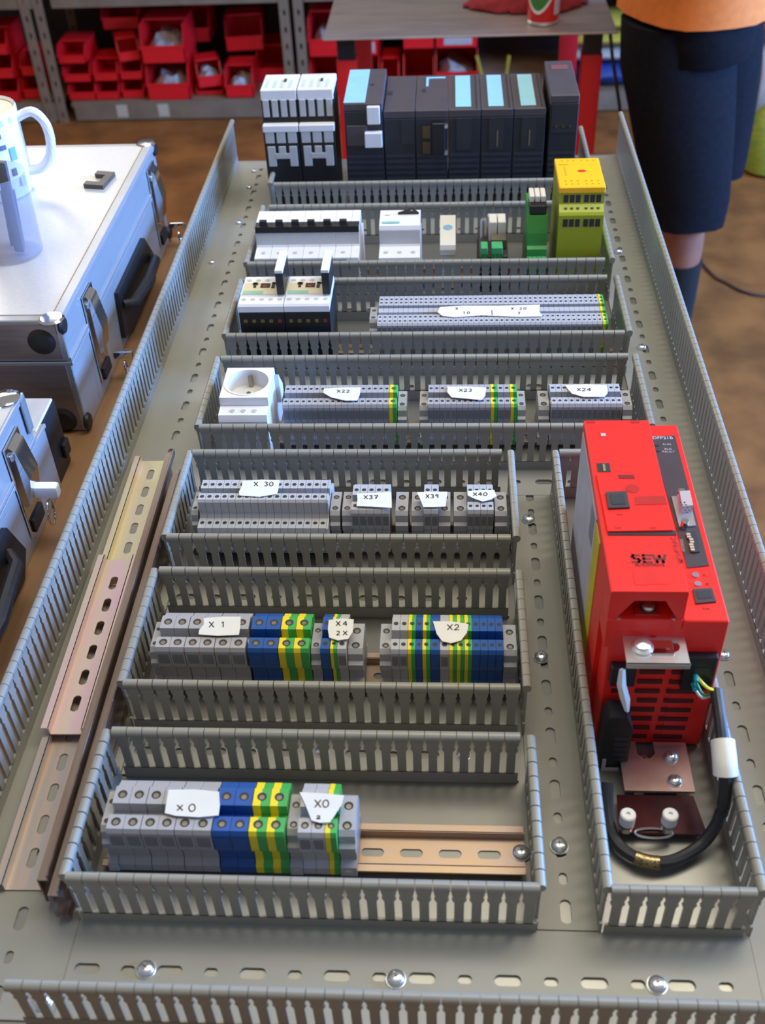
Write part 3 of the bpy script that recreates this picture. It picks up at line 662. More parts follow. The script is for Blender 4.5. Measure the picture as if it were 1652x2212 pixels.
for dy in (-16, 16): MB().box(-2, 2, dy-1.5, dy+1.5, 0.4, 12, 0.3).build('earth_clip', SCREW, w1)
MB().cyl((0, 0, 0.4), 2.0, 4, n=12).build('centre_screw', SCREW, w1)
holes_row(s_, 'terminal_screw', 3, L_*0.16, L_*0.84, -35, 56.4, 2.4, LGREY, dep=0.4)
MB().prism([(16, 30), (16, 62), (34, 40), (34, 30)], L_, L_+4).build('side_clip', WHITE, s_, smooth=0)

# ------------------------------------------------------------------ controller rack at the far end
PY = 1000.0; PD = 124.0
def module(px_l, px_r, py, z, label, kind, d=PD):
    x0 = at(px_l, py, z).x; x1 = at(px_r, py, z).x; L_ = x1-x0-0.6
    c = MB().box(0, L_, 0, d, 2, z-10, 0.8).build('controller_module', PLCBODY, None, (x0, PY, 0.2))
    tag(c, label, 'controller module')
    fr = MB().box(0, L_, 0, d, z-10, z, 1.0).build('front_panel', PLCTOP, c)
    for k in range(9):
        MB().box(1.5, L_-1.5, -0.5, 0.3, 8+k*7.5, 11.5+k*7.5).build('vent_rib', mat('plc_rib', (0.032, 0.033, 0.042), 0.5), c)
    return c, fr, L_
c, fr, L_ = module(741, 826, 226, 137, 'wide controller module with a pale blue label and two white plugs', 'cpu')
MB().box(L_*0.0, L_*0.55, 1.5, PD-4, 137, 137.8, 0.3).build('blue_label', PLCBLUE, fr)
MB().cyl((L_*0.68, PD*0.52, 137), 3.0, 0.6).build('key_switch', HOLE, fr)
MB().box(L_*0.60, L_*0.93, -5, 5, 112, 134, 0.8).build('white_plug', WHITE, c); MB().box(L_*0.52, L_*0.97, -9, 0, 84, 103, 0.8).build('white_plug', WHITE, c)
MB().box(2, L_*0.58, -2, 0, 84, 110, 0.6).build('dark_lid', PLCTOP, c)
c, fr, L_ = module(827, 896, 246, 127, 'dark controller module with a plain front between the wide one and the bracketed one', 'p')
MB().box(L_*0.06, L_*0.24, PD*0.44, PD*0.54, 127, 127.6).build('dark_mark', HOLE, fr)
MB().box(L_*0.55, L_*0.95, -0.6, 0.4, 84, 116).build('port_recess', HOLE, c)
c, fr, L_ = module(896, 968, 245, 127, 'dark controller module with a thin blue bracket mark and two open ports', 'p')
MB().box(L_*0.30, L_*0.92, PD-14, PD-9, 127, 127.8).build('blue_bar', PLCBLUE, fr); MB().box(L_*0.30, L_*0.38, PD-42, PD-14, 127, 127.7).build('blue_bar', PLCBLUE, fr)
MB().box(L_*0.20, L_*0.30, PD*0.5, PD*0.6, 127, 127.6).build('dark_mark', HOLE, fr)
for zz in (72, 92): MB().box(L_*0.22, L_*0.46, -1.0, 0.4, zz, zz+15).build('open_port', mat('port_brass', (0.10, 0.075, 0.03), 0.4), c)
MB().box(L_*0.52, L_*0.92, -5, 0, 72, 112, 0.8).build('serial_socket', BLACK, c)
for zz in (74, 108): MB().cyl((L_*0.95, -6, zz), 2.2, 6, 'y', 12).build('lock_screw', ZINC, c)
labs = ['dark input module with a pale blue strip, beside the bracketed module', 'dark module with a pale blue strip, in the middle of three alike', 'dark module with a pale blue strip, beside the taller end module']
for i, (a, b_) in enumerate(((968, 1040), (1040, 1111), (1111, 1182))):
    c, fr, L_ = module(a, b_, 240, 127, labs[i], 'io')
    MB().box(L_*0.22, L_*0.70, 8, PD-6, 127, 127.8, 0.3).build('blue_strip', PLCBLUE, fr)
    MB().box(L_*0.86, L_*0.89, 2, PD-2, 127, 127.5).build('seam', PLCBODY, fr)
    MB().box(L_*0.25, L_*0.72, -0.6, 0.4, 76, 116).build('wiring_recess', HOLE, c)
    if i: MB().box(L_*0.50, L_*0.54, -0.9, 0.3, 80, 100).build('guide', mat('guide_tan', (0.16, 0.14, 0.09), 0.5), c)
c, fr, L_ = module(1190, 1254, 206, 142, 'taller dark end module with an open socket face', 'end')
MB().box(L_*0.20, L_*0.80, PD-34, PD-18, 142, 142.5).build('printed_mark', mat('plc_red_print', (0.20, 0.07, 0.075), 0.5), fr)
MB().box(L_*0.06, L_*0.94, -0.8, 0.3, 96, 130).build('socket_recess', HOLE, c)
for i in range(3): MB().cyl((L_*(0.25+0.24*i), -1.4, 104), 2.0, 1.2, 'y', 10).build('pin', mat('pin_brown', (0.12, 0.08, 0.06), 0.4, 0.5), c)

# coupling relays beside the rack
ax0, ax1 = at(563, 192, 152).x, at(723, 184, 152).x; AW = (ax1-ax0)/2
for i in range(2):
    L_ = AW-1.2
    c = MB().prism([(-2, 2), (-2, 100), (8, 118), (8, 146), (62, 146), (62, 2)], 0, L_).build('motor_starter', BLACK, None, (ax0+i*AW, PY, 0.2), smooth=0)
    tag(c, 'stacked white and black contactor at the outer end of the controller rack' if i == 0 else 'stacked white and black contactor next to the wide controller module', 'contactor')
    tp = MB().box(0, L_, 7, 63, 140, 153, 1).build('top_cap', WHITE, c)
    for k in range(4):
        MB().box(L_*(0.10+0.22*k), L_*(0.20+0.22*k), 14, 42, 153, 153.2).build('printed_square', mat('pale_teal_print', (0.55, 0.68, 0.66), 0.5), tp)
        MB().box(L_*(0.04+0.25*k), L_*(0.21+0.25*k), 5.6, 8, 120, 141, 0.4).build('grey_bar', LGREY, c)
    MB().box(L_*0.60, L_*0.67, 34, 44, 153, 154).build('dark_mark', HOLE, tp)
    MB().box(0, L_, -4, 8, 104, 113, 1).build('lower_cap', WHITE, c)
    for k in range(3): MB().box(L_*(0.05+0.32*k), L_*(0.30+0.32*k), -3.4, -1, 90, 104, 0.4).build('grey_plate', LGREY, c)
    MB().box(L_*0.08, L_*0.30, -4, -1, 60, 86, 0.4).build('grey_clamp', LGREY, c); MB().box(L_*0.70, L_*0.92, -4, -1, 60, 86, 0.4).build('grey_clamp', LGREY, c)
    MB().box(L_*0.40, L_*0.60, -4, -1, 76, 86, 0.4).build('grey_clamp', LGREY, c); MB().box(L_*0.28, L_*0.72, -4.2, -1, 70, 77, 0.4).build('grey_bridge', LGREY, c)
# ------------------------------------------------------------------ red frequency inverter
DX, DY = 326.0, 139.0
dv = MB().box(3, 73.5, 0.8, 198, 2.5, 119, 1.0).build('frequency_inverter', RED, None, (DX, DY, 0.2))
tag(dv, 'tall bright red frequency inverter with a dark option panel', 'frequency inverter')
main = MB().prism([(0, 2), (0, 149), (1, 150), (46.5, 150), (47, 149), (47, 2)], 26, 179, 'y').build('main_housing', RED, dv, smooth=0)
nose = MB().prism([(0, 126), (0, 149), (1, 150), (46.5, 150), (47, 149), (47, 126), (43, 126), (34, 142), (15, 142), (5, 126)], 2, 26, 'y').build('arched_nose', RED, dv, smooth=0)
MB().box(4, 44, 25, 27, 120, 146).build('nose_recess', RED_SHADE, dv)
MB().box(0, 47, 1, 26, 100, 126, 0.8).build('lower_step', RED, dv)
MB().box(17, 33, 4, 25, 120, 127.5, 0.5).build('screw_well', RED_SHADE, dv)
sw = MB().cyl((26, 10, 127.3), 5.0, 0.8, n=20).build('terminal_bolt', HOLE, dv)
MB().lathe([(4.2, 0), (4.2, 1.6), (3.2, 2.6), (0.01, 3.0)], 18, (26, 10, 128)).build('bolt_head', ZINC, sw)
MB().box(16, 21.5, 18, 27, 128, 143).build('cable_slot', HOLE, dv)
for xx in (7, 41): MB().cyl((xx, 3, 125.8), 1.7, 0.8, n=10).build('small_screw', ZINC, dv)
# top details of the main housing
def top(px, py, z=150.2): q = at(px, py, z); return (q.x-DX, q.y-DY)
def quad(name, m, pts, z0, z1, par): return MB().prism([top(*p) for p in pts], z0, z1, 'z').build(name, m, par, smooth=0)
op = quad('keypad_cover', RED, [(1287, 1028), (1418, 1023), (1452, 1150), (1312, 1152)], 149.5, 152.0, dv)
quad('shadow_gap', HOLE, [(1312, 1150), (1459, 1147), (1461, 1157), (1313, 1157)], 149.8, 150.6, dv)
s1 = quad('jumper_slot', HOLE, [(1288, 1001), (1316, 1001), (1319, 1020), (1291, 1020)], 149.8, 150.3, dv)
quad('jumper_pin', mat('brass_pin', (0.45, 0.36, 0.18), 0.4, 0.6), [(1301, 1004), (1306, 1004), (1308, 1019), (1303, 1019)], 150.3, 150.8, s1)
quad('dark_slot', mat('dark_red_slot', (0.20, 0.01, 0.012), 0.5), [(1334, 1031), (1368, 1031), (1370, 1039), (1337, 1039)], 152, 152.3, op)
quad('red_well', RED_SHADE, [(1370, 1078), (1435, 1076), (1440, 1094), (1372, 1096)], 152, 152.3, op)
ctr = top(1366, 1056, 152); o = MB().lathe([(4.6, 0), (4.6, 0.3), (0.01, 0.3)], 20, (ctr[0], ctr[1], 152)).build('round_well', RED_SHADE, op, smooth=0)
rj = quad('data_jack', PANEL, [(1307, 1071), (1352, 1069), (1359, 1104), (1313, 1106)], 152, 153.6, op)
quad('jack_opening', HOLE, [(1317, 1077), (1345, 1076), (1350, 1098), (1321, 1099)], 153.6, 153.9, rj)
quad('blank_label', mat('drive_red_label', (0.82, 0.03, 0.025), 0.3), [(1366, 1230), (1440, 1227), (1446, 1262), (1372, 1264)], 150, 150.2, dv)
quad('led_dot', LGREY, [(1297, 937), (1307, 937), (1308, 943), (1298, 943)], 150, 150.5, dv)
for a in ((1266, 1284), (1362, 1380)): quad('lid_notch', RED_SHADE, [(a[0], 909), (a[1], 909), (a[1]+1, 914), (a[0]+1, 914)], 150, 150.3, dv)
DARKPRINT = mat('drive_print', (0.16, 0.012, 0.012), 0.5)
q = top(1399, 1207)
def strokes(name, paths, hw, m, par, x, y, z):
    b = MB()
    for pth in paths:
        for (ax, ay), (bx_, by_) in zip(pth, pth[1:]):
            L = math.hypot(bx_-ax, by_-ay) or 1; ux, uy = (bx_-ax)/L*hw*0.8, (by_-ay)/L*hw*0.8; nx, ny = -(by_-ay)/L*hw, (bx_-ax)/L*hw
            b.prism([(x+ax-ux+nx, y+ay-uy+ny), (x+bx_+ux+nx, y+by_+uy+ny), (x+bx_+ux-nx, y+by_+uy-ny), (x+ax-ux-nx, y+ay-uy-ny)], z, z+0.15, 'z')
    return b.build(name, m, par, smooth=0)
strokes('logo_letter', [[(-5.2, 3.0), (-9.0, 3.2), (-9.6, 1.6), (-8.4, 0.3), (-6.0, -0.3), (-5.2, -1.6), (-6.0, -3.2), (-9.8, -3.0)]], 0.95, DARKPRINT, dv, q[0], q[1], 150)
strokes('logo_letter', [[(2.0, 3.2), (-2.6, 3.2), (-2.6, -3.2), (2.0, -3.2)], [(-2.6, 0), (1.4, 0)]], 0.95, DARKPRINT, dv, q[0], q[1], 150)
strokes('logo_letter', [[(3.6, 3.4), (5.4, -3.2), (7.4, 2.6), (9.2, -3.2), (11.2, 3.4)]], 0.95, DARKPRINT, dv, q[0], q[1], 150)
q = top(1402, 1219); lettering('EURODRIVE', 3.4, DARKPRINT, dv, (q[0]+0.3, q[1]-0.8, 150.15), 0.0, bold=0.05)
q = top(1463, 1188); lettering('MOVITRAC', 5.0, mat('drive_print_soft', (0.36, 0.02, 0.02), 0.5), dv, (q[0], q[1], 150.15), math.radians(93), bold=0.05)
for p in ((1338, 1112), (1335, 1141), (1410, 1141)): q = top(*p, 152); lettering('X44' if p[1] < 1120 else 'X45', 2.4, mat('drive_print_soft', (0.36, 0.02, 0.02), 0.5), op, (q[0], q[1], 152.1), 0.0)
# side labels of the housing (facing the narrow duct)
MB().box(-0.5, 0.1, 78, 176, 30, 142).build('side_label', SIDELABEL, dv); MB().box(-0.6, 0.1, 56, 77, 14, 140).build('warning_label', SIDEYEL, dv)
MB().box(-0.7, 0.0, 84, 100, 110, 138).build('printed_square', mat('label_print', (0.25, 0.25, 0.28), 0.6), dv)
# option card front
opt = MB().box(47, 75, 0.5, 206, 2, 126, 0.8).build('option_housing', RED, dv)
def t2(px, py, z=126.2): return top(px, py, z)
def quad2(name, m, pts, z0, z1, par): return MB().prism([t2(*p) for p in pts], z0, z1, 'z').build(name, m, par, smooth=0)
pan = quad2('option_panel', PANEL, [(1405, 945), (1457, 942), (1531, 1223), (1484, 1228)], 126, 126.8, dv)
plab = mat('panel_print', (0.42, 0.38, 0.46), 0.6)
q = t2(1432, 948); lettering('DFP21B', 4.6, plab, pan, (q[0]-0.5, q[1], 126.8), 0.0, bold=0.1)
q = t2(1440, 962); lettering('RUN', 3.0, plab, pan, (q[0], q[1], 126.8)); q = t2(1443, 975); lettering('BUS\nFAULT', 3.2, plab, pan, (q[0], q[1], 126.8))
q = t2(1484, 1180); lettering('ADDRESS', 3.0, plab, pan, (q[0]-3.2, q[1], 126.8), math.radians(88))
for p in ((1419, 964), (1421, 976)):
    q = t2(*p); MB().cyl((q[0], q[1], 126.7), 1.4, 0.6, n=10).build('status_led', HOLE, pan)
dsb = quad2('serial_flange', ZINC, [(1449, 1077), (1486, 1075), (1502, 1140), (1466, 1143)], 126.8, 128.2, pan)
ds2 = quad2('serial_socket', mat('socket_face', (0.50, 0.46, 0.46), 0.5, 0.3), [(1464, 1080), (1486, 1078), (1493, 1110), (1470, 1113)], 128.2, 134, dsb)
for i in range(5):
    for j in range(2 if i < 4 else 1):
        q = t2(1470+i*3.3+j*8, 1086+i*5.5, 134); MB().cyl((q[0], q[1], 134), 0.6, 0.3, n=6).build('contact_hole', HOLE, ds2, smooth=0)
for p in ((1471, 1068), (1478, 1133)):
    q = t2(*p, 130); MB().cyl((q[0], q[1], 127), 2.7, 6.5, n=6).build('hex_post', CHROME, dsb)
dip = quad2('dip_switch', HOLE, [(1482, 1152), (1500, 1151), (1510, 1196), (1494, 1198)], 126.8, 128, pan)
for i, s_ in enumerate((0, 0, 1, 1, 0, 0, 0)):
    q = t2(1486+i*1.6+s_*3, 1156+i*5.6, 128); MB().box(q[0]-1.3, q[0]+1.3, q[1]-0.9, q[1]+0.9, 128, 129).build('slider', mat('slider_tan', (0.55, 0.48, 0.30), 0.5), dip)
for p, s_ in (((1502, 1243), 'S1'), ((1507, 1262), 'S2')):
    q = t2(*p); MB().cyl((q[0], q[1], 126), 2.3, 0.7, n=14).build('grey_button', mat('button_grey', (0.26, 0.20, 0.21), 0.5), dv); lettering(s_, 2.6, DARKPRINT, dv, (q[0]+6, q[1], 126.1))
rj2 = quad2('data_jack', PANEL, [(1495, 1275), (1537, 1273), (1546, 1302), (1502, 1306)], 126, 127.4, dv)
quad2('jack_opening', HOLE, [(1503, 1280), (1532, 1278), (1538, 1295), (1508, 1298)], 127.4, 127.7, rj2)
q = t2(1525, 1315); lettering('X46', 2.6, DARKPRINT, dv, (q[0], q[1], 126.1))
# vent slots on the front face
VENT = mat('vent_dark', (0.075, 0.006, 0.008), 0.6)
for i in range(9):
    z = 86-i*9.6
    for a, b_ in ((26, 42), (46.5, 66)):
        sh = -i*0.5
        MB().box(a+sh+(3 if i in (4,) and a < 30 else 0), b_+sh, -0.25, 0.6, z, z+3.6).build('vent_slot', VENT, dv)
    if i in (1, 2, 3): MB().box(9, 19, -0.25, 0.6, z, z+3.6).build('vent_slot', VENT, dv)
MB().box(6, 22, -6, 1, 70, 88, 0.6).build('power_terminal', BLACK, dv)
tb = MB().box(52, 72, -5, 1, 66, 98, 0.6).build('signal_terminal', BLACK, dv)
for i in range(2): MB().box(58, 66, -5.3, -4.8, 72+i*10, 79+i*10).build('terminal_hole', HOLE, tb)
# shielding bracket on the nose
BZ = 110.0
brk = MB().strip(38.5, -15, 15, [(11, 14, 13), (28, 13, 10)], 0, 1.6).box(-0.2, 38.7, -15.2, -13.8, -2.2, 1.6).build('shield_bracket', ZINC, None, (336.8, 131.5, BZ), smooth=0)
tag(brk, 'bright zinc shield bracket projecting from the red drive', 'bracket')
MB().cyl((19, 10, 1.62), 3.0, 0.15, n=16).build('bracket_hole', RED_SHADE, brk, smooth=0)
MB().lathe([(7.0, -1), (7.0, 1.5), (5.0, 2.6), (5.0, 4.2), (2, 5.4), (0.01, 5.6)], 20, (11, -1.5, 1.6)).build('clamp_screw', ZINC, brk)
MB().box(16, 30, -7.5, 4.5, 1.5, 2.8, 0.4).build('cable_clamp', CHROME, brk)
MB().box(3, 8, 12.0, 16.0, -12, 0).build('bracket_foot', ZINC, brk); MB().box(30, 35, 12.0, 16.0, -12, 0).build('bracket_foot', ZINC, brk)
# plug hanging on a paper strip
pl = MB().prism([(0, 0), (19, 3), (19, 40), (14, 52), (3, 52), (0, 44)], 0, 15, 'y').build('connector_plug', BLACK, None, (329.5, 119, 4), smooth=0)
tag(pl, 'black five way connector plug hanging in front of the red drive', 'connector')
for i in range(5): MB().box(8, 17, -0.4, 0.3, 6+i*5.6, 10+i*5.6).build('plug_opening', HOLE, pl)
MB().prism([(2, -4), (14, -4), (14, -2), (4.5, -2), (4.5, 8), (2, 8)], -1, 0.5, 'y').build('plug_clip', LGREY, pl, smooth=0)
pts = [aty(px, py, yy) for px, py, yy in ((1344, 1446, 128), (1342, 1478, 124), (1350, 1510, 122), (1354, 1536, 120))]
b = MB(); ww = [4.0, 6.0, 6.5, 3.0]
rings = [[(p.x-v/2, p.y, p.z), (p.x, p.y-1.6, p.z+.5), (p.x+v/2, p.y, p.z), (p.x, p.y+1.6, p.z-.5)] for p, v in zip(pts, ww)]
o = b.loft(rings).build('paper_twist', PAPER); tag(o, 'twisted white paper strip hanging over the black connector plug', 'paper strip')
# earthing plate with screws and white topped posts
COPPER = mat('earth_plate_copper', (0.80, 0.55, 0.50), 0.28, 0.8, var=0.12, scale=40)
e0 = at(1352, 1610, 8); e1 = at(1486, 1716, 8)
ep = MB().prism([(0, 0), (46, 0), (46, 40), (24, 40), (24, 30), (20, 26), (16, 26), (12, 30), (12, 40), (0, 40)], 0, 2.2, 'z').build('earth_plate', COPPER, None, (344, 96, 7), smooth=0)
tag(ep, 'shiny reddish earth plate with a notch, in front of the red drive', 'earth plate')
for sx, sy in ((10, 4), (38, 4), (38, 34)): MB().box(sx-3, sx+3, sy-3, sy+3, -5.2, 0).build('spacer', ZINC, ep)
for p, l in (((1390, 1640), 'dark fixing screw in the notch of the shiny earth plate'), ((1449, 1632), 'bright screw on the earth plate nearer the vents'), ((1458, 1684), 'bright screw on the earth plate nearer the white posts')):
    screw(*p, l, z=9.3 if 'bright' in l else 2.0, sc=0.85)
lp = MB().prism([(0, 0), (56, -1), (52, 28), (2, 28)], 0, 2.0, 'z').build('gland_plate', mat('gland_plate_dark', (0.16, 0.07, 0.075), 0.16, 0.9, var=0.1), None, (336.5, 65.5, 6), smooth=0)
tag(lp, 'dark mirror finish plate carrying two white topped posts', 'plate')
for sx in (6, 48): MB().box(sx-3, sx+3, 10, 18, -4.2, 0).build('spacer', ZINC, lp)
for px_, lab in ((1350, 'white topped post next to the narrow duct'), (1440, 'white topped post beside the wire loop')):
    q = at(px_, 1788, 8); pt = MB().cyl((0, 0, 0), 4.2, 6, n=6).build('screw_post', ZINC, None, (q.x, q.y-1, 8.0)); tag(pt, lab, 'screw post')
    MB().cyl((0, 0, 6), 4.8, 1.4, n=18).build('brass_washer', SCREW, pt); MB().lathe([(4.4, 7.4), (5.0, 8.2), (5.0, 16.5), (4.2, 17.4), (1.4, 17.4), (1.2, 15.8), (0.01, 15.8)], 20).build('white_cap', WHITE, pt)
q = at(1412, 1800, 9)
o = MB().tube([(q.x+12*math.cos(a), q.y+3.5*math.sin(a), 9.2) for a in [i*math.pi/12 for i in range(25)]], 0.8, 6).build('wire_loop', ZINC); tag(o, 'thin zinc wire loop lying on the dark mirror plate', 'wire')
# cable of the drive
cp = [(1546, 1492, 72), (1553, 1540, 70), (1560, 1600, 64), (1566, 1660, 56), (1566, 1715, 42), (1554, 1765, 26), (1524, 1815, 12), (1480, 1848, 8), (1435, 1863, 8), (1385, 1857, 8), (1340, 1830, 8), (1318, 1790, 10), (1312, 1740, 16), (1312, 1690, 24)]
P3 = [at(*p) for p in cp]
for p in P3: p.x = min(p.x, 401.0); p.x = max(p.x, 324.0)
def smooth_path(P, k=4):
    out = []
    for i in range(len(P)-1):
        p0, p1, p2, p3 = P[max(i-1, 0)], P[i], P[i+1], P[min(i+2, len(P)-1)]
        for j in range(k):
            t = j/k; out.append(0.5*((2*p1)+(p2-p0)*t+(2*p0-5*p1+4*p2-p3)*t*t+(3*p1-p0-3*p2+p3)*t**3))
    return out+[P[-1]]
SP = smooth_path(P3)
cb = MB().tube(SP, 4.0, 10).build('drive_cable', RUBBER); tag(cb, 'thick black cable looping below the red drive', 'cable')
MB().tube(SP[8:14], 7.6, 12).build('white_sleeve', REFLECT, cb); MB().tube(SP[33:38], 4.5, 12).build('braid_window', BRAID, cb)
top_ = P3[0]
for nm, m, tgt, r in (('yellow_core', YELLOW, (386, 133.5, 82), 1.1), ('green_core', TGREEN, (385, 133.5, 80), 0.9), ('white_core', WHITE, (384.5, 133.5, 74), 0.9)):
    d = Vector(tgt); mid = (d+top_)/2+Vector((-1, -5, 2 if 'yellow' in nm else -5)); MB().tube(smooth_path([top_, mid, d]), r, 6).build(nm, m, cb)
for z in (82, 74): MB().cyl((385.5, 128, z), 1.5, 7, 'y', 8).build('cyan_ferrule', CYAN, cb)
# ------------------------------------------------------------------ aluminium cases on the bench
BT = -3.0
def latch(par, x, y, z0, z1, s_=1.0):
    """draw latch: back plate, lever, hook, key ring"""
    bp = MB().box(x, x+2.2, y-11*s_, y+11*s_, z0, z1, 0.6).build('latch_plate', CHROME, par)
    MB().prism([(x+2, z0+(z1-z0)*0.30), (x+8, z0+(z1-z0)*0.36), (x+12, z0+(z1-z0)*0.62), (x+7, z1-6), (x+2, z1-2)], y-7*s_, y+7*s_, 'y').build('latch_lever', CHROME, bp, smooth=0)
    MB().box(x+2, x+5, y-9*s_, y+9*s_, z1-14, z1-8, 0.8).build('latch_hook', ZINC, bp)
    MB().box(x+2, x+4.5, y-8*s_, y+8*s_, z0+2, z0+16, 0.6).build('latch_dark', BLACK, bp)
    return bp
def ring(par, x, y, z, r=9):
    MB().tube([(x+2+2.5*math.sin(a*0.5), y+r*0.8*math.cos(a), z+r*math.sin(a)) for a in [i*math.pi/9 for i in range(19)]], 0.9, 6).build('key_ring', CHROME, par)
def corner(par, x, y, z, sx=1, sy=1, r=9):
    b = MB().lathe([(0.01, -3), (r*0.8, -2.4), (r, 0), (r*0.8, 2.4), (0.01, 3)], 14); o = b.build('corner_cap', BLACK, par, (x, y, z), rot=(0, R90, 0))
    return o
cx = -128.0; cW = 330; y0, y1, zt, zs = 514.0, 925.0, 122.0, 78.0
c1 = empty('aluminium_case', (cx, y0, BT)); tag(c1, 'larger aluminium case with white lid, mug standing on it', 'case')
D = y1-y0; HT = zt-BT; HS = zs-BT
MB().box(-cW, 0, 0, D, 0, HS-1, 1).build('case_body', [ALU], c1)
MB().box(-cW, 0, 0, D, HS, HT, 1).build('case_lid', [ALU], c1)
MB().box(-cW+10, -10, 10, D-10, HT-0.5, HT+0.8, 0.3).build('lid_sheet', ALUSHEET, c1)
MB().box(-cW+6, -6, -0.8, 0.2, 4, HS-4).build('shaded_end_sheet', ALUEND_SHADE, c1); MB().box(-cW+6, -6, -0.8, 0.2, HS+3, HT-4).build('shaded_end_sheet', ALUEND_SHADE, c1)
MB().box(-0.4, 1.6, 0, D, HS-5, HS-1, 0.5).build('edge_trim', ALU, c1); MB().box(-0.4, 1.6, 0, D, HS, HS+4, 0.5).build('edge_trim', ALU, c1); MB().box(-0.4, 2.0, 0, D, HT-6, HT-0.5, 0.6).build('edge_trim', ALU, c1)
MB().box(-9, 0.6, -0.6, D+0.6, HT-1, HT+1.6, 0.6).build('edge_trim', ALU, c1)
latch(c1, 0.5, 592-y0, 14, HT-12, 1.5); latch(c1, 0.5, 888-y0, 14, HT-12, 1.5)
for yy in (592, 888):
    MB().box(8, 28, yy-y0+14, yy-y0+19, 24, 32, 1.2).build('key', CHROME, c1); ring(c1, 14, yy-y0+18, 12)
hp = MB().prism([(664-y0, 14), (700-y0, 4), (815-y0, 4), (826-y0, 30), (800-y0, 64), (672-y0, 64)], 0.2, 5).build('handle_plate', BLACK, c1, smooth=0)
MB().tube([(4, 680-y0, 46), (13, 690-y0, 42), (16, 745-y0, 38), (13, 800-y0, 36), (4, 812-y0, 34)], [5, 6, 7, 6, 5], 10).build('handle_grip', RUBBER, hp)
for yy in (2, D-2):
    corner(c1, 0.5, yy, HT-6); corner(c1, 0.5, yy, 10.5)
    o = MB().lathe([(0.01, -2), (10, -1.6), (12, 0), (10, 1.6), (0.01, 2)], 14).build('corner_cap', CHROME, c1, (-8, yy, HT+1))
o = MB().lathe([(0.01, -3), (10, -2.4), (13, 0), (10, 2.4), (0.01, 3)], 16).build('end_knob', BLACK, c1, (-22, -2, HT-22), rot=(R90, 0, 0))
MB().lathe([(0.01, -3), (10, -2.4), (13, 0), (10, 2.4), (0.01, 3)], 16).build('end_knob', BLACK, c1, (-22, -2, 14), rot=(R90, 0, 0))

x2 = -131.5; yA, yB = 40.0, 428.0
c2 = empty('aluminium_case', (x2, yA, BT)); tag(c2, 'smaller aluminium case with chrome latch and a white key tag', 'case')
MB().box(-260, 0, 0, yB-yA, 0, 72, 1).build('case_body', ALU, c2)
MB().box(-260, 0, 0, 404-yA, 73, 122, 1).build('case_lid', ALU, c2)
MB().box(-250, -9, 9, 396-yA, 121.6, 122.8, 0.3).build('lid_sheet', ALUSHEET, c2)
MB().box(-0.4, 1.8, 0, yB-yA, 68, 72, 0.5).build('edge_trim', ALU, c2); MB().box(-0.4, 1.8, 0, 404-yA, 73, 77, 0.5).build('edge_trim', ALU, c2); MB().box(-0.4, 2, 0, 404-yA, 116, 121.6, 0.5).build('edge_trim', ALU, c2)
lt = latch(c2, 0.5, 358-yA, 14, 108, 1.6)
MB().box(1, 3, 392-yA, 403-yA, 86, 120, 0.8).build('corner_strip', mat('corner_grey', (0.22, 0.22, 0.23), 0.5, 0.3), c2)
o = MB().lathe([(0.01, -2), (10, -1.6), (13, 0), (10, 1.6), (0.01, 2)], 14).build('corner_cap', CHROME, c2, (-10, 394-yA, 123))
MB().box(8, 30, 352-yA, 362-yA, 48, 60, 3).build('key_tag', WHITE, c2); ring(c2, 16, 352-yA, 34, 12)
hp = MB().prism([(150-yA, 10), (300-yA, 4), (318-yA, 22), (300-yA, 62), (150-yA, 62)], 0.2, 5).build('handle_plate', BLACK, c2, smooth=0)
MB().tube([(4, 290-yA, 44), (13, 280-yA, 40), (17, 220-yA, 36), (13, 170-yA, 36), (4, 160-yA, 34)], [5, 6, 7, 6, 5], 10).build('handle_grip', RUBBER, hp)
bx = MB().box(0, 60, 0, 38, 0, 70, 1.5).build('standin_box', BLACK, None, (-193, 429, BT)); tag(bx, 'stand-in black box with pale lid standing between the two cases', 'box')  # stand-in for an unidentified dark area past the smaller case
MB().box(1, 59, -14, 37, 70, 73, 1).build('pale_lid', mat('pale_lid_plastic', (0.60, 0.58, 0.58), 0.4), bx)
MB().box(60, 64, 22, 36, 14, 30, 1).build('side_bump', BLACK, bx)

# mug on the lid
LZ = zt+0.9
q = at(72, 418, LZ); R_ = 36.0; mx, my = q.x-R_, q.y+6
mg = MB().lathe([(0.01, 0), (R_*0.84, 0), (R_*0.90, 2), (R_, 30), (R_+1, 92), (R_+0.2, 94), (R_-2.6, 92), (R_-4, 30), (R_-6, 5), (0.01, 4.5)], 40).build('mug', MUG, None, (mx, my, LZ)); tag(mg, 'white mug with blue printed pattern on the larger case', 'mug')
MB().lathe([(0.01, 4.7), (R_-6, 5.2), (R_-4.0, 31), (R_-2.9, 91)], 40).build('mug_lining', MUGIN, mg)
ha = math.radians(8)
hpts = [(R_-2, 80), (R_+16, 86), (R_+27, 74), (R_+29, 55), (R_+24, 36), (R_+12, 24), (R_-2, 22)]
hp3 = smooth_path([Vector((a*math.cos(ha), a*math.sin(ha), z)) for a, z in hpts]); MB().tube(hp3, 5.2, 10).build('mug_handle', MUG, mg)
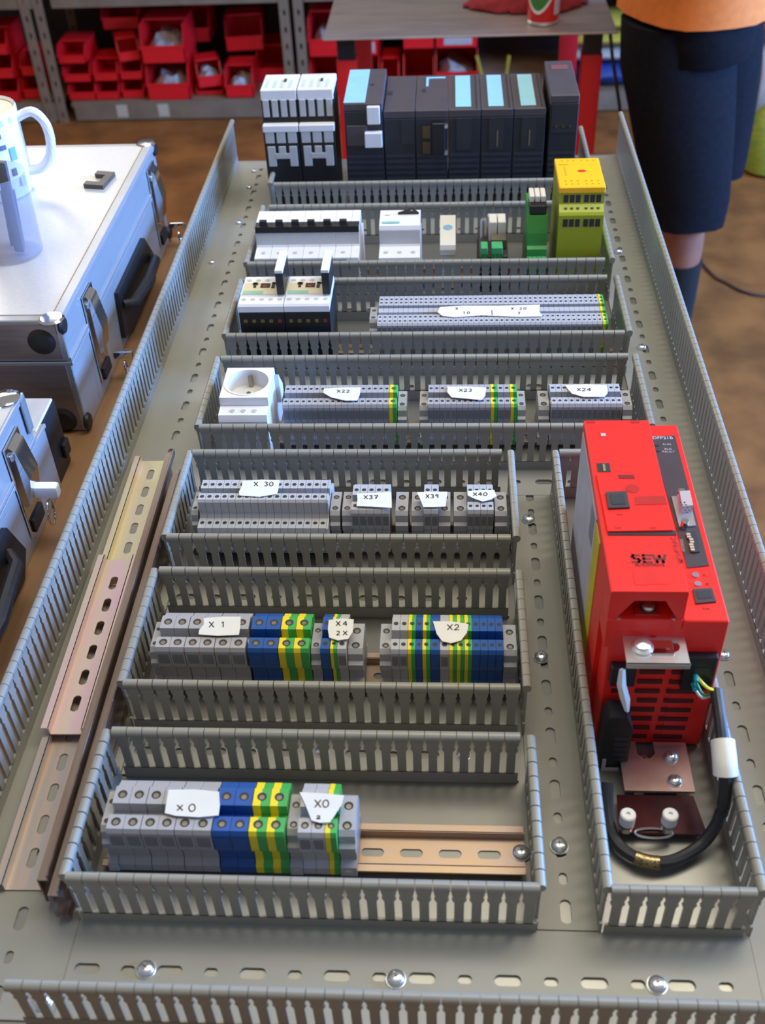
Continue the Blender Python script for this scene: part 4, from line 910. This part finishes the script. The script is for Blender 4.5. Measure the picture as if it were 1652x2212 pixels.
def patch(a0, a1, z0, z1, m, nm='print_mark'):
    n = 6; vs = []; rr = R_+1.3
    for i in range(n+1):
        a = math.radians(a0+(a1-a0)*i/n)
        for z in (z0, z1):
            for r_ in (rr-1.8, rr): vs.append((r_*math.cos(a), r_*math.sin(a), z))
    fs = []
    for i in range(n):
        o_ = i*4; fs += [(o_, o_+1, o_+5, o_+4), (o_+2, o_+6, o_+7, o_+3), (o_+1, o_+3, o_+7, o_+5), (o_, o_+4, o_+6, o_+2)]
    fs += [(0, 2, 3, 1), (n*4, n*4+1, n*4+3, n*4+2)]
    MB().add(vs, fs).build(nm, m, mg)
MLB = mat('mug_pale_blue', (0.52, 0.68, 0.88), 0.4)
patch(-150, -20, 82, 88, MLB)
for a0, a1, z0, z1, m in ((-100, -84, 66, 70, MUGDARK), (-80, -66, 68, 72, MUGDARK), (-60, -46, 70, 75, MUGDARK), (-98, -70, 54, 58, MUGDARK), (-56, -42, 58, 63, MUGDARK), (-38, -26, 44, 58, MUGBLUE), (-92, -60, 34, 38, MUGDARK), (-98, -90, 24, 36, MUGDARK), (-42, -34, 28, 36, MUGDARK), (-30, -20, 14, 24, MLB)): patch(a0, a1, z0, z1, m)
# clear beaker with tools
q = at(52, 560, LZ); bx_, by_ = q.x-14, q.y+14
bk = MB().lathe([(0.01, 0), (27, 0), (29, 3), (31, 84), (29.8, 84), (27.6, 3.5), (0.01, 2.5)], 32).build('clear_beaker', CLEAR, None, (bx_, by_, LZ)); tag(bk, 'clear plastic beaker with tools standing in front of the mug', 'beaker')
o = MB().box(-5, 5, -3, 3, 0, 98, 2).build('pliers_handle', mat('tool_grey', (0.16, 0.16, 0.19), 0.4, 0.3), None, (bx_+8, by_-4, LZ+4), rot=(0.10, 0.10, 0)); tag(o, 'dark grey tool handle inside the clear beaker', 'tool')
o = MB().box(-3.5, 3.5, -3, 3, 0, 80, 1.5).build('orange_tool', mat('tool_orange', (0.80, 0.16, 0.05), 0.4), None, (bx_-14, by_-12, LZ+4), rot=(0.02, -0.06, 0)); tag(o, 'orange tool handle inside the clear beaker', 'tool')
o = MB().box(-7, 7, -1.5, 1.5, 0, 56, 0.6).build('steel_rule', mat('tool_grey', (0.16, 0.16, 0.19), 0.4, 0.3), None, (bx_+2, by_+8, LZ+4), rot=(-0.16, 0.05, 0.2)); tag(o, 'flat dark blade inside the clear beaker', 'tool')
# small black clip on the lid
q = at(217, 395, LZ)
o = MB().prism([(-15, -14), (8, -18), (13, 18), (-8, 22), (-9, 13), (4, 10), (1, -8), (-14, -5)], 0, 5, 'z').build('clip', mat('clip_dark', (0.10, 0.095, 0.09), 0.4, 0.5), None, (q.x, q.y, LZ), smooth=0)
tag(o, 'small dark U shaped clip lying on the case lid', 'clip')
# ------------------------------------------------------------------ shelf rack along the back
SY = 3985.0; SD = 520.0
rack = empty('shelf_rack', (0, SY, FLOOR)); tag(rack, 'brown steel shelf rack with perforated posts holding red bins', 'shelf rack')
def post(px_, back=0):
    x = at(px_, 270, FLOOR).x if px_ < 400 else aty(px_, 150, SY).x
    n = 26
    a = MB().strip(1700, -19, 19, [(30+i*62, 22, 9) for i in range(27)], 0, 3)
    MBx = a.build('post', RACK, rack, (x, back, 0), rot=(R90, -R90, 0), smooth=0)
    b = MB().box(-20, -17, 0, 36, 0, 1700).build('post_flange', RACK, MBx, smooth=0); b.matrix_parent_inverse = MBx.matrix_basis.inverted(); b.location = (x*S, back*S, 0)
    return x
PXS = [post(108), post(136), post(655), post(625)]
post(108, SD); post(655, SD)
for xx in (-2280, 1280): MB().box(xx-19, xx+19, 0, 3, 0, 1700).build('post', RACK, rack); MB().box(xx-19, xx-16, 0, SD, 0, 1700).build('end_frame', RACK, rack)
for z, nm in ((58, 'shelf_board'), (478, 'shelf_board'), (900, 'shelf_board')):
    MB().box(-2300, -1345, 4, SD, z, z+18).build(nm, BOARD, rack); MB().box(-1300, -372, 4, SD, z, z+18).build(nm, BOARD, rack); MB().box(-335, 1300, 4, SD, z, z+18).build(nm, BOARD, rack)
    for a, b_ in ((-2300, -1345), (-1290, -380), (-320, 1300)): MB().box(a, b_, 0, 4, z-40 if z > 60 else 6, z+22).build('shelf_lip', RACK, rack)
for x in (-1095, -925, -460): MB().box(x-22, x+22, -1.5, 0.5, 16, 66).build('price_label', mat('shelf_label_cream', (0.55, 0.46, 0.32), 0.7), rack)
MB().box(-2300, 1300, SD+1, SD+6, 0, 1700).build('back_sheet', mat('rack_back', (0.075, 0.052, 0.045), 0.8, var=0.15, scale=4), rack)

# red storage bins
def bin_mesh(wd, dp, ht):
    b = MB(); t = 3.0
    b.box(-wd/2, wd/2, 0, dp, 0, t); b.box(-wd/2, wd/2, dp-t, dp, 0, ht)
    side = [(0, 0), (dp, 0), (dp, ht), (dp*0.42, ht), (dp*0.16, ht*0.96), (0, ht*0.46)]
    b.prism(side, -wd/2, -wd/2+t); b.prism(side, wd/2-t, wd/2)
    b.box(-wd/2, wd/2, 0, t, 0, ht*0.46); b.box(-wd/2-2, wd/2+2, dp*0.4, dp, ht-6, ht); b.box(-wd/2-1, wd/2+1, -3, 2, ht*0.40, ht*0.48)
    return b
BM = {}
def sbin(px, py, base_z, wd, dp, ht, label, group=None, rz=0.0, yoff=30, fill=False, card=False, rx=0.0):
    k = (wd, dp, ht)
    if k not in BM:
        o = bin_mesh(wd, dp, ht).build('storage_bin', BINRED, smooth=0); BM[k] = o.data; bpy.data.objects.remove(o)
    x = aty(px, py, SY+yoff).x
    o = link('storage_bin', BM[k], None, (x, SY+yoff, FLOOR+base_z), rz); tag(o, label, 'storage bin', group)
    if fill:
        b = MB(); rng = random.Random(int(px)); rings = []
        for i in range(7):
            t = i/6; y = 12+t*(dp-40); rings.append([(wd*0.40*math.cos(a)*(0.7+0.5*math.sin(t*3.1)), y, ht*0.12+max(0, math.sin(a))*ht*(0.25+0.35*rng.random())) for a in [j*math.pi/6 for j in range(7)]])
        b.loft(rings).build('plastic_bags', mat('bag_white', (0.55, 0.50, 0.48), 0.35, var=0.2, scale=60), o)
    if card: MB().box(-wd*0.30, wd*0.36, -3.8, -2.8, ht*0.10, ht*0.38).build('label_card', mat('card_pale', (0.48, 0.40, 0.36), 0.6), o)
    return o
ZB = 76.2
for i in range(3): sbin(157+3*i, 140, ZB+(2-i)*72, 112, 180, 70, 'small red bin, %s of the stack of three next to the perforated post' % ('topmost', 'middle', 'lowest')[i])
sbin(229, 170, ZB+74, 98, 180, 70, 'small red bin on top of the stack of two beside the stack of three'); sbin(232, 205, ZB, 98, 180, 70, 'small red bin at the bottom of the stack of two beside the stack of three')
sbin(283, 140, ZB+148, 84, 150, 74, 'small red bin set askew on the stack beside the two large bins', rz=0.32, yoff=40); sbin(285, 170, ZB+74, 92, 180, 70, 'middle small red bin of the stack beside the two large bins', yoff=40); sbin(288, 205, ZB, 92, 180, 70, 'lowest small red bin of the stack beside the two large bins', yoff=40)
sbin(354, 130, ZB+144, 172, 240, 142, 'large red bin full of plastic bags, on top of another large bin', fill=True, yoff=10); sbin(364, 200, ZB, 170, 240, 142, 'large red bin full of plastic bags, under another large bin', fill=True, yoff=10)
sbin(456, 185, ZB+40, 96, 140, 92, 'red bin turned askew beside the lower large bin', rz=0.30, yoff=40, fill=True); sbin(454, 205, ZB, 112, 120, 38, 'flat red bin under the askew bin', yoff=60)
sbin(516, 190, ZB, 112, 170, 110, 'red bin standing alone near the second perforated post', yoff=20, fill=True)
sbin(262, 60, ZB+222, 150, 220, 100, 'dark red bin set back on top of the small stacks', yoff=190)
sbin(528, 90, ZB+122, 150, 190, 120, 'wide red bin set back beside the second perforated post', yoff=215, rz=0.10); sbin(585, 130, ZB, 130, 260, 116, 'wide red bin low and set back beside the second perforated post', yoff=200)
sbin(425, 80, ZB+144, 110, 200, 120, 'red bin set back behind the large bins', yoff=262)
for i in range(3): sbin(0, 150, ZB+i*92, 104, 200, 88, 'red bin, %s of the stack on the far side of the perforated post' % ('lowest', 'middle', 'topmost')[i])
sbin(70, 170, ZB+90, 80, 180, 84, 'narrow red bin, upper of two beside the perforated post', yoff=60); sbin(70, 200, ZB, 80, 180, 84, 'narrow red bin, lower of two beside the perforated post', yoff=60)
sbin(711, 120, ZB+148, 160, 280, 142, 'large red bin of loose parts above the coupling contactors', fill=True); sbin(711, 160, ZB, 160, 280, 142, 'large red bin under the bin of loose parts', None)
sbin(790, 110, ZB+148, 100, 280, 142, 'tall red bin with a pale card, beside the bin of loose parts', card=True); sbin(792, 160, ZB, 98, 280, 142, 'tall red bin low behind the wide controller module')
sbin(842, 150, ZB, 70, 200, 120, 'narrow red bin squeezed between the tall carded bins', yoff=20)
sbin(904, 105, ZB+170, 122, 280, 142, 'large red bin under the table, without a card', fill=True); sbin(904, 160, ZB, 122, 280, 142, 'large red bin low, without a card, behind the dark modules')
sbin(986, 100, ZB+170, 164, 280, 142, 'large red bin with a wide pale card', card=True, fill=True); sbin(986, 160, ZB, 164, 280, 168, 'large red bin low, beneath the wide carded bin', fill=True)

# goods beside the red table leg
def bundle(px, py, yy, base, wx, wy, hz, m, name, label, cat):
    x = aty(px, py, yy).x; b = MB(); rings = []
    for i in range(9):
        t = i/8; u = (t-0.5)*wx; s_ = (1-(2*t-1)**6)**0.5*0.9+0.1
        rings.append([(u, wy/2*s_*math.cos(a)*(1+0.06*math.sin(5*t*3+a*3)), hz/2+hz/2*s_*math.sin(a)*(1+0.05*math.sin(7*t*3+a))) for a in [j*math.pi/7 for j in range(14)]])
    o = b.loft(rings).build(name, m, None, (x, yy, FLOOR+base)); return tag(o, label, cat)
bundle(1308, 190, SY+120, ZB+4, 300, 200, 92, BTARP, 'folded_tarp', 'blue folded tarpaulin at the bottom beside the red table leg', 'tarpaulin')
bundle(1300, 150, SY+120, ZB+99, 300, 200, 52, SACK, 'folded_tarp', 'pale folded sheet between the blue and the yellow tarpaulins', 'tarpaulin')
bundle(1300, 120, SY+120, ZB+155, 310, 200, 56, YTARP, 'folded_tarp', 'yellow folded tarpaulin, lower of the two', 'tarpaulin')
bundle(1300, 90, SY+120, ZB+215, 310, 200, 56, YTARP, 'folded_tarp', 'yellow folded tarpaulin, upper of the two', 'tarpaulin')
bundle(1700, 150, 3790, 0, 300, 240, 330, SACK, 'sack', 'pale sack standing on the floor behind the person', 'sack')
bundle(1700, 40, 3790, 345, 280, 240, 150, mat('orange_bag', (0.62, 0.12, 0.04), 0.7, var=0.15), 'orange_bag', 'orange bag lying on top of the pale sack', 'bag')
q = aty(1616, 250, 3400)
o = MB().lathe([(60, 0), (86, 16), (96, 70), (92, 130), (76, 190), (50, 225), (20, 236), (0.01, 236)], 24).build('lime_canister', LIME, None, (q.x+97, 3400, FLOOR)); tag(o, 'lime yellow rounded canister on the floor behind the person', 'canister')
MB().cyl((0, 0, 232), 22, 22, n=16).build('cap', mat('canister_cap', (0.10, 0.22, 0.06), 0.5), o)
for xx, nm in ((1035, 'a'), (1105, 'b')):
    p0 = aty(xx-6, 120, SY-8); p1 = aty(xx+8 if nm == 'a' else xx-14, 175, SY-8)
    o = MB().tube([p0-Vector((0, 0, FLOOR)), p1-Vector((0, 0, FLOOR))], 7, 6).build('yellow_strap', mat('strap_yellow', (0.40, 0.27, 0.02), 0.6), None, (0, 0, FLOOR)); tag(o, 'yellow strap hanging from the rack %s' % ('beside the carded bins' if nm == 'a' else 'further along, above the last blue strip'), 'strap')

# ------------------------------------------------------------------ steel table with red legs
TZ = -150.0
tb = empty('steel_table', (272, 2190, FLOOR)); tag(tb, 'steel topped table with red square legs', 'table')
TH = TZ-FLOOR
MB().box(-328, 328, 0, 620, TH-4, TH, 0.8).build('table_top', TABLETOP, tb); MB().box(-290, 290, 200, 590, TH-24, TH-4).build('apron', PANEL, tb)
for sx in (-282, 282):
    for sy in (60, 570):
        lg = MB().box(sx-23, sx+23, sy-23, sy+23, 0, TH-60, 2).build('leg', TABLERED, tb); MB().box(sx-20, sx+20, sy-20, sy+20, TH-62, TH-3).build('leg_insert', BLACK, lg)
q = at(1174, 59, TZ); cr = 36.0
cn = MB().lathe([(0.01, 0), (cr-5, 0), (cr-1, 3), (cr, 6), (cr, 100), (cr-3, 106), (0.01, 106)], 32).build('drink_can', CANRED, None, (q.x, q.y+cr, TZ)); tag(cn, 'red and green drink can on the steel table', 'can')
MB().lathe([(cr-4, 0.5), (cr-0.6, 3), (cr+0.4, 6), (cr+0.4, 9), (cr-0.2, 9.5)], 32, close=True).build('rim', ZINC, cn)
def cpatch(a0, a1, zf, m, nm, dr=0.4):
    n = 14; vs = []; fs = []
    for i in range(n+1):
        t = i/n; a = math.radians(a0+(a1-a0)*t); zz = zf(t)
        for z in zz:
            for r_ in (cr-2, cr+dr): vs.append((r_*math.cos(a), r_*math.sin(a), z))
    for i in range(n):
        o_ = i*4; fs += [(o_, o_+1, o_+5, o_+4), (o_+2, o_+6, o_+7, o_+3), (o_+1, o_+3, o_+7, o_+5), (o_, o_+4, o_+6, o_+2)]
    fs += [(0, 2, 3, 1), (n*4, n*4+1, n*4+3, n*4+2)]; MB().add(vs, fs).build(nm, m, cn)
cpatch(-168, -62, lambda t: (62-34*math.sin(math.pi*t)-1, 64+34*math.sin(math.pi*t)+1), WHITE, 'white_ring', 0.4); cpatch(-160, -70, lambda t: (63-28*math.sin(math.pi*t)-.5, 63+28*math.sin(math.pi*t)+.5), CANGREEN, 'green_oval', 0.9)
cpatch(-52, -12, lambda t: (24, 96), mat('can_pale_panel', (0.55, 0.55, 0.70), 0.3), 'pale_panel', 0.5)
# red rag behind the can
q = at(1150, 40, TZ); n = 26; vs = []; fs = []
for i in range(n):
    for j in range(n):
        u, v = i/(n-1)-0.5, j/(n-1)-0.5; r = math.hypot(u, v)*2
        h = max(0, 1-r**2.2)*72*(0.45+0.75*abs(noise.noise(Vector((u*5, v*5, 3.1)))))+2+14*abs(noise.noise(Vector((u*11, v*11, 9))))*max(0, 1-r)
        k = 1-0.18*noise.noise(Vector((u*3, v*3, 7)))
        vs.append((u*290*k, v*170*k, h))
for i in range(n-1):
    for j in range(n-1):
        if all(math.hypot(a/(n-1)-.5, b_/(n-1)-.5) < 0.53 for a, b_ in ((i, j), (i+1, j), (i, j+1), (i+1, j+1))): fs.append((i*n+j, (i+1)*n+j, (i+1)*n+j+1, i*n+j+1))
o = MB().add(vs, fs).build('red_rag', CLOTHRED, None, (q.x-10, q.y+112, TZ+0.5), smooth=80); tag(o, 'crumpled dark red rag on the steel table behind the can', 'rag')
so = o.modifiers.new('thick', 'SOLIDIFY'); so.thickness = 0.002; so.offset = 1
P_ = [aty(1318, 74, 2188), aty(1322, 120, 2186), aty(1330, 175, 2186), aty(1338, 230, 2186), aty(1342, 300, 2186)]
o = MB().tube([p-Vector((0, 0, FLOOR)) for p in P_]+[Vector((P_[-1].x, 2190, 4))], 4, 6).build('hanging_cable', RUBBER, None, (0, 0, FLOOR)); tag(o, 'thin black cable hanging from the steel table corner', 'cable')
P_ = [at(*p, FLOOR+4) for p in ((1440, 480), (1530, 585), (1570, 612), (1610, 632), (1660, 640), (1750, 640))]
o = MB().tube([p-Vector((0, 0, FLOOR)) for p in smooth_path(P_)], 4, 6).build('floor_cable', RUBBER, None, (0, 0, FLOOR)); tag(o, 'thin black cable lying on the brown floor behind the person', 'cable')

# ------------------------------------------------------------------ person
def G3(v): return Vector((v.x, v.y, v.z-FLOOR))
nh, nk = G3(aty(1462, 60, 2140)), G3(aty(1482, 425, 2120)); na = Vector((nk.x+0.02*1000, 2130, 85))
fh, fk = G3(aty(1522, 60, 2250)), G3(aty(1524, 330, 2280)); fa = Vector((fk.x-40, 2330, 85))
pc = (nh+fh)/2; pc.z = max(nh.z, fh.z)+40
nh.z = fh.z = pc.z-60
per = empty('person', (pc.x, pc.y, FLOOR)); tag(per, 'person in navy shorts, orange shirt and black socks standing beside the plate', 'person')
OFF = Vector((pc.x, pc.y, 0))
sk = bpy.data.meshes.new('body')
V = []; E_ = []; Rr = []
def jv(p, r, prev=None):
    V.append((p-OFF)*S); Rr.append(r*S)
    if prev is not None: E_.append((prev, len(V)-1))
    return len(V)-1
pel = jv(pc, 125)
for h_, k_, a_ in ((nh, nk, na), (fh, fk, fa)):
    i = jv(h_, 92, pel); i = jv((h_+k_)/2, 76, i); i = jv(k_, 56, i); i = jv(k_*0.65+a_*0.35, 57, i); i = jv(k_*0.2+a_*0.8, 38, i); i = jv(a_, 36, i)
    i = jv(a_+Vector((-60, 0, -45)), 36, i); jv(a_+Vector((-165, 0, -55)), 28, i)
i = jv(pc+Vector((0, 0, 140)), 118, pel); ch = jv(pc+Vector((-10, 0, 360)), 138, i); nk_ = jv(pc+Vector((-20, 0, 530)), 58, ch); i = jv(pc+Vector((-35, 0, 600)), 56, nk_)
hd = pc+Vector((-50, 0, 690)); i = jv(hd, 92, i); jv(hd+Vector((-10, 0, 80)), 74, i)
for s_ in (-1, 1):
    sh = pc+Vector((-15, s_*185, 470)); i = jv(sh, 60, ch); el = sh+Vector((-20, s_*60, -290)); i = jv(el, 42, i); wr = el+Vector((-120, -s_*60, 190)); i = jv(wr, 28, i)
    pm = wr+Vector((-40, -s_*15, 55)); i = jv(pm, 32, i)
    for q in range(4): kq = jv(pm+Vector((-30, (q-1.5)*20, 38)), 10, i); jv(pm+Vector((-60-6*(q in (1, 2)), (q-1.5)*21, 52)), 8, kq)
    kq = jv(pm+Vector((-15, -s_*40, 5)), 11, i); jv(pm+Vector((-45, -s_*46, 25)), 9, kq)
sk.from_pydata(V, E_, []); body = link('body', sk, per); sk.materials.append(SKIN)
sk_m = body.modifiers.new('skin', 'SKIN'); sk_m.use_smooth_shade = True
for lay in sk.skin_vertices:
    for k_, d_ in enumerate(lay.data): d_.radius = (Rr[k_], Rr[k_]); d_.use_root = (k_ == 0)
body.modifiers.new('sub', 'SUBSURF').levels = 2; body.modifiers['sub'].render_levels = 2
def ring3(c, rx, ry, n=20, wob=0.0, ph=0): return [((c.x-OFF.x)+rx*math.cos(a)*(1+wob*math.sin(3*a+ph)), (c.y-OFF.y)+ry*math.sin(a)*(1+wob*math.sin(4*a+ph*2)), c.z) for a in [2*math.pi*j/n for j in range(n)]]
def sleeve(pts, name, m, par): return MB().loft([ring3(c, rx, ry, wob=wb, ph=k) for k, (c, rx, ry, wb) in enumerate(pts)]).build(name, m, par, smooth=80)
tops = sleeve([(pc+Vector((0, 0, 80)), 138, 172, 0.02), (pc+Vector((0, 0, 0)), 142, 180, 0.02), (pc+Vector((0, 0, -90)), 132, 176, 0.02), (pc+Vector((0, 0, -130)), 60, 120, 0.02)], 'shorts', DENIM, per)
for h_, k_, dz in ((nh, nk, -52), (fh, fk, -40)):
    c2 = k_+Vector((0, 0, dz))
    lg = sleeve([(h_+Vector((0, 0, 40)), 122, 108, 0.02), (h_*0.85+k_*0.15, 128, 108, 0.02), (h_*0.6+k_*0.4, 120, 104, 0.03), (h_*0.25+k_*0.75, 108, 96, 0.04), (k_, 100, 90, 0.05), (c2, 102, 92, 0.06)], 'shorts_leg', DENIM, tops)
sh_ = sleeve([(pc+Vector((-16, 0, 515)), 75, 120, 0), (pc+Vector((-15, 0, 480)), 120, 215, 0.01), (pc+Vector((-10, 0, 360)), 158, 205, 0.02), (pc+Vector((0, 0, 160)), 150, 185, 0.03), (pc+Vector((0, 0, 40)), 158, 190, 0.03), (pc+Vector((0, 0, -8)), 162, 192, 0.04)], 'shirt', ORANGE, per)
for s_ in (-1, 1):
    a = pc+Vector((-15, s_*175, 480)); b_ = a+Vector((-15, s_*50, -190))
    sleeve([(a, 66, 60, 0), (a*0.5+b_*0.5, 70, 66, 0.02), (b_, 72, 68, 0.04)], 'shirt_sleeve', ORANGE, sh_)
for k_, a_ in ((nk, na), (fk, fa)):
    t0 = k_*0.60+a_*0.40
    sleeve([(t0, 55, 55, 0), (k_*0.35+a_*0.65, 50, 50, 0), (k_*0.1+a_*0.9, 42, 42, 0), (a_, 42, 42, 0)], 'sock', SOCK, per)
    c = a_-OFF
    MB().loft([[(c.x+dx, c.y+ry*math.cos(q), 6+max(0, hz*(0.5+0.5*math.sin(q)))) for q in [2*math.pi*j/14 for j in range(14)]] for dx, ry, hz in ((52, 20, 70), (44, 40, 92), (0, 44, 100), (-60, 44, 84), (-130, 48, 62), (-185, 40, 46), (-205, 16, 26))]).build('shoe', SOCK, per, smooth=80)
c = hd-OFF
MB().lathe([(0.01, 100), (40, 92), (76, 66), (94, 24), (96, -20), (88, -40), (60, -40)], 24, (c.x+10, c.y, c.z+30)).build('hair', HAIR, per, smooth=80)
for s_ in (-1, 1):
    MB().lathe([(0.01, -9), (7, -6), (9, 0), (7, 6), (0.01, 9)], 12, (c.x-84, c.y+s_*32, c.z+10)).build('eye', WHITE, per); MB().box(c.x-96, c.x-88, c.y+s_*32-4, c.y+s_*32+4, c.z+6, c.z+14, 1).build('pupil', HOLE, per)
    MB().lathe([(0.01, -26), (12, -16), (15, 4), (10, 24), (0.01, 28)], 10, (c.x+6, c.y+s_*94, c.z-4)).build('ear', SKIN, per)
MB().loft([[(c.x-88-a, c.y+w_*math.cos(q), z+4*math.sin(q)) for q in [2*math.pi*j/8 for j in range(8)]] for a, w_, z in ((0, 7, c.z+14), (14, 10, c.z-12), (22, 14, c.z-28), (4, 14, c.z-36))]).build('nose', SKIN, per)
MB().box(c.x-94, c.x-84, c.y-24, c.y+24, c.z-62, c.z-54, 3).build('mouth', mat('lip', (0.30, 0.08, 0.07), 0.5), per)
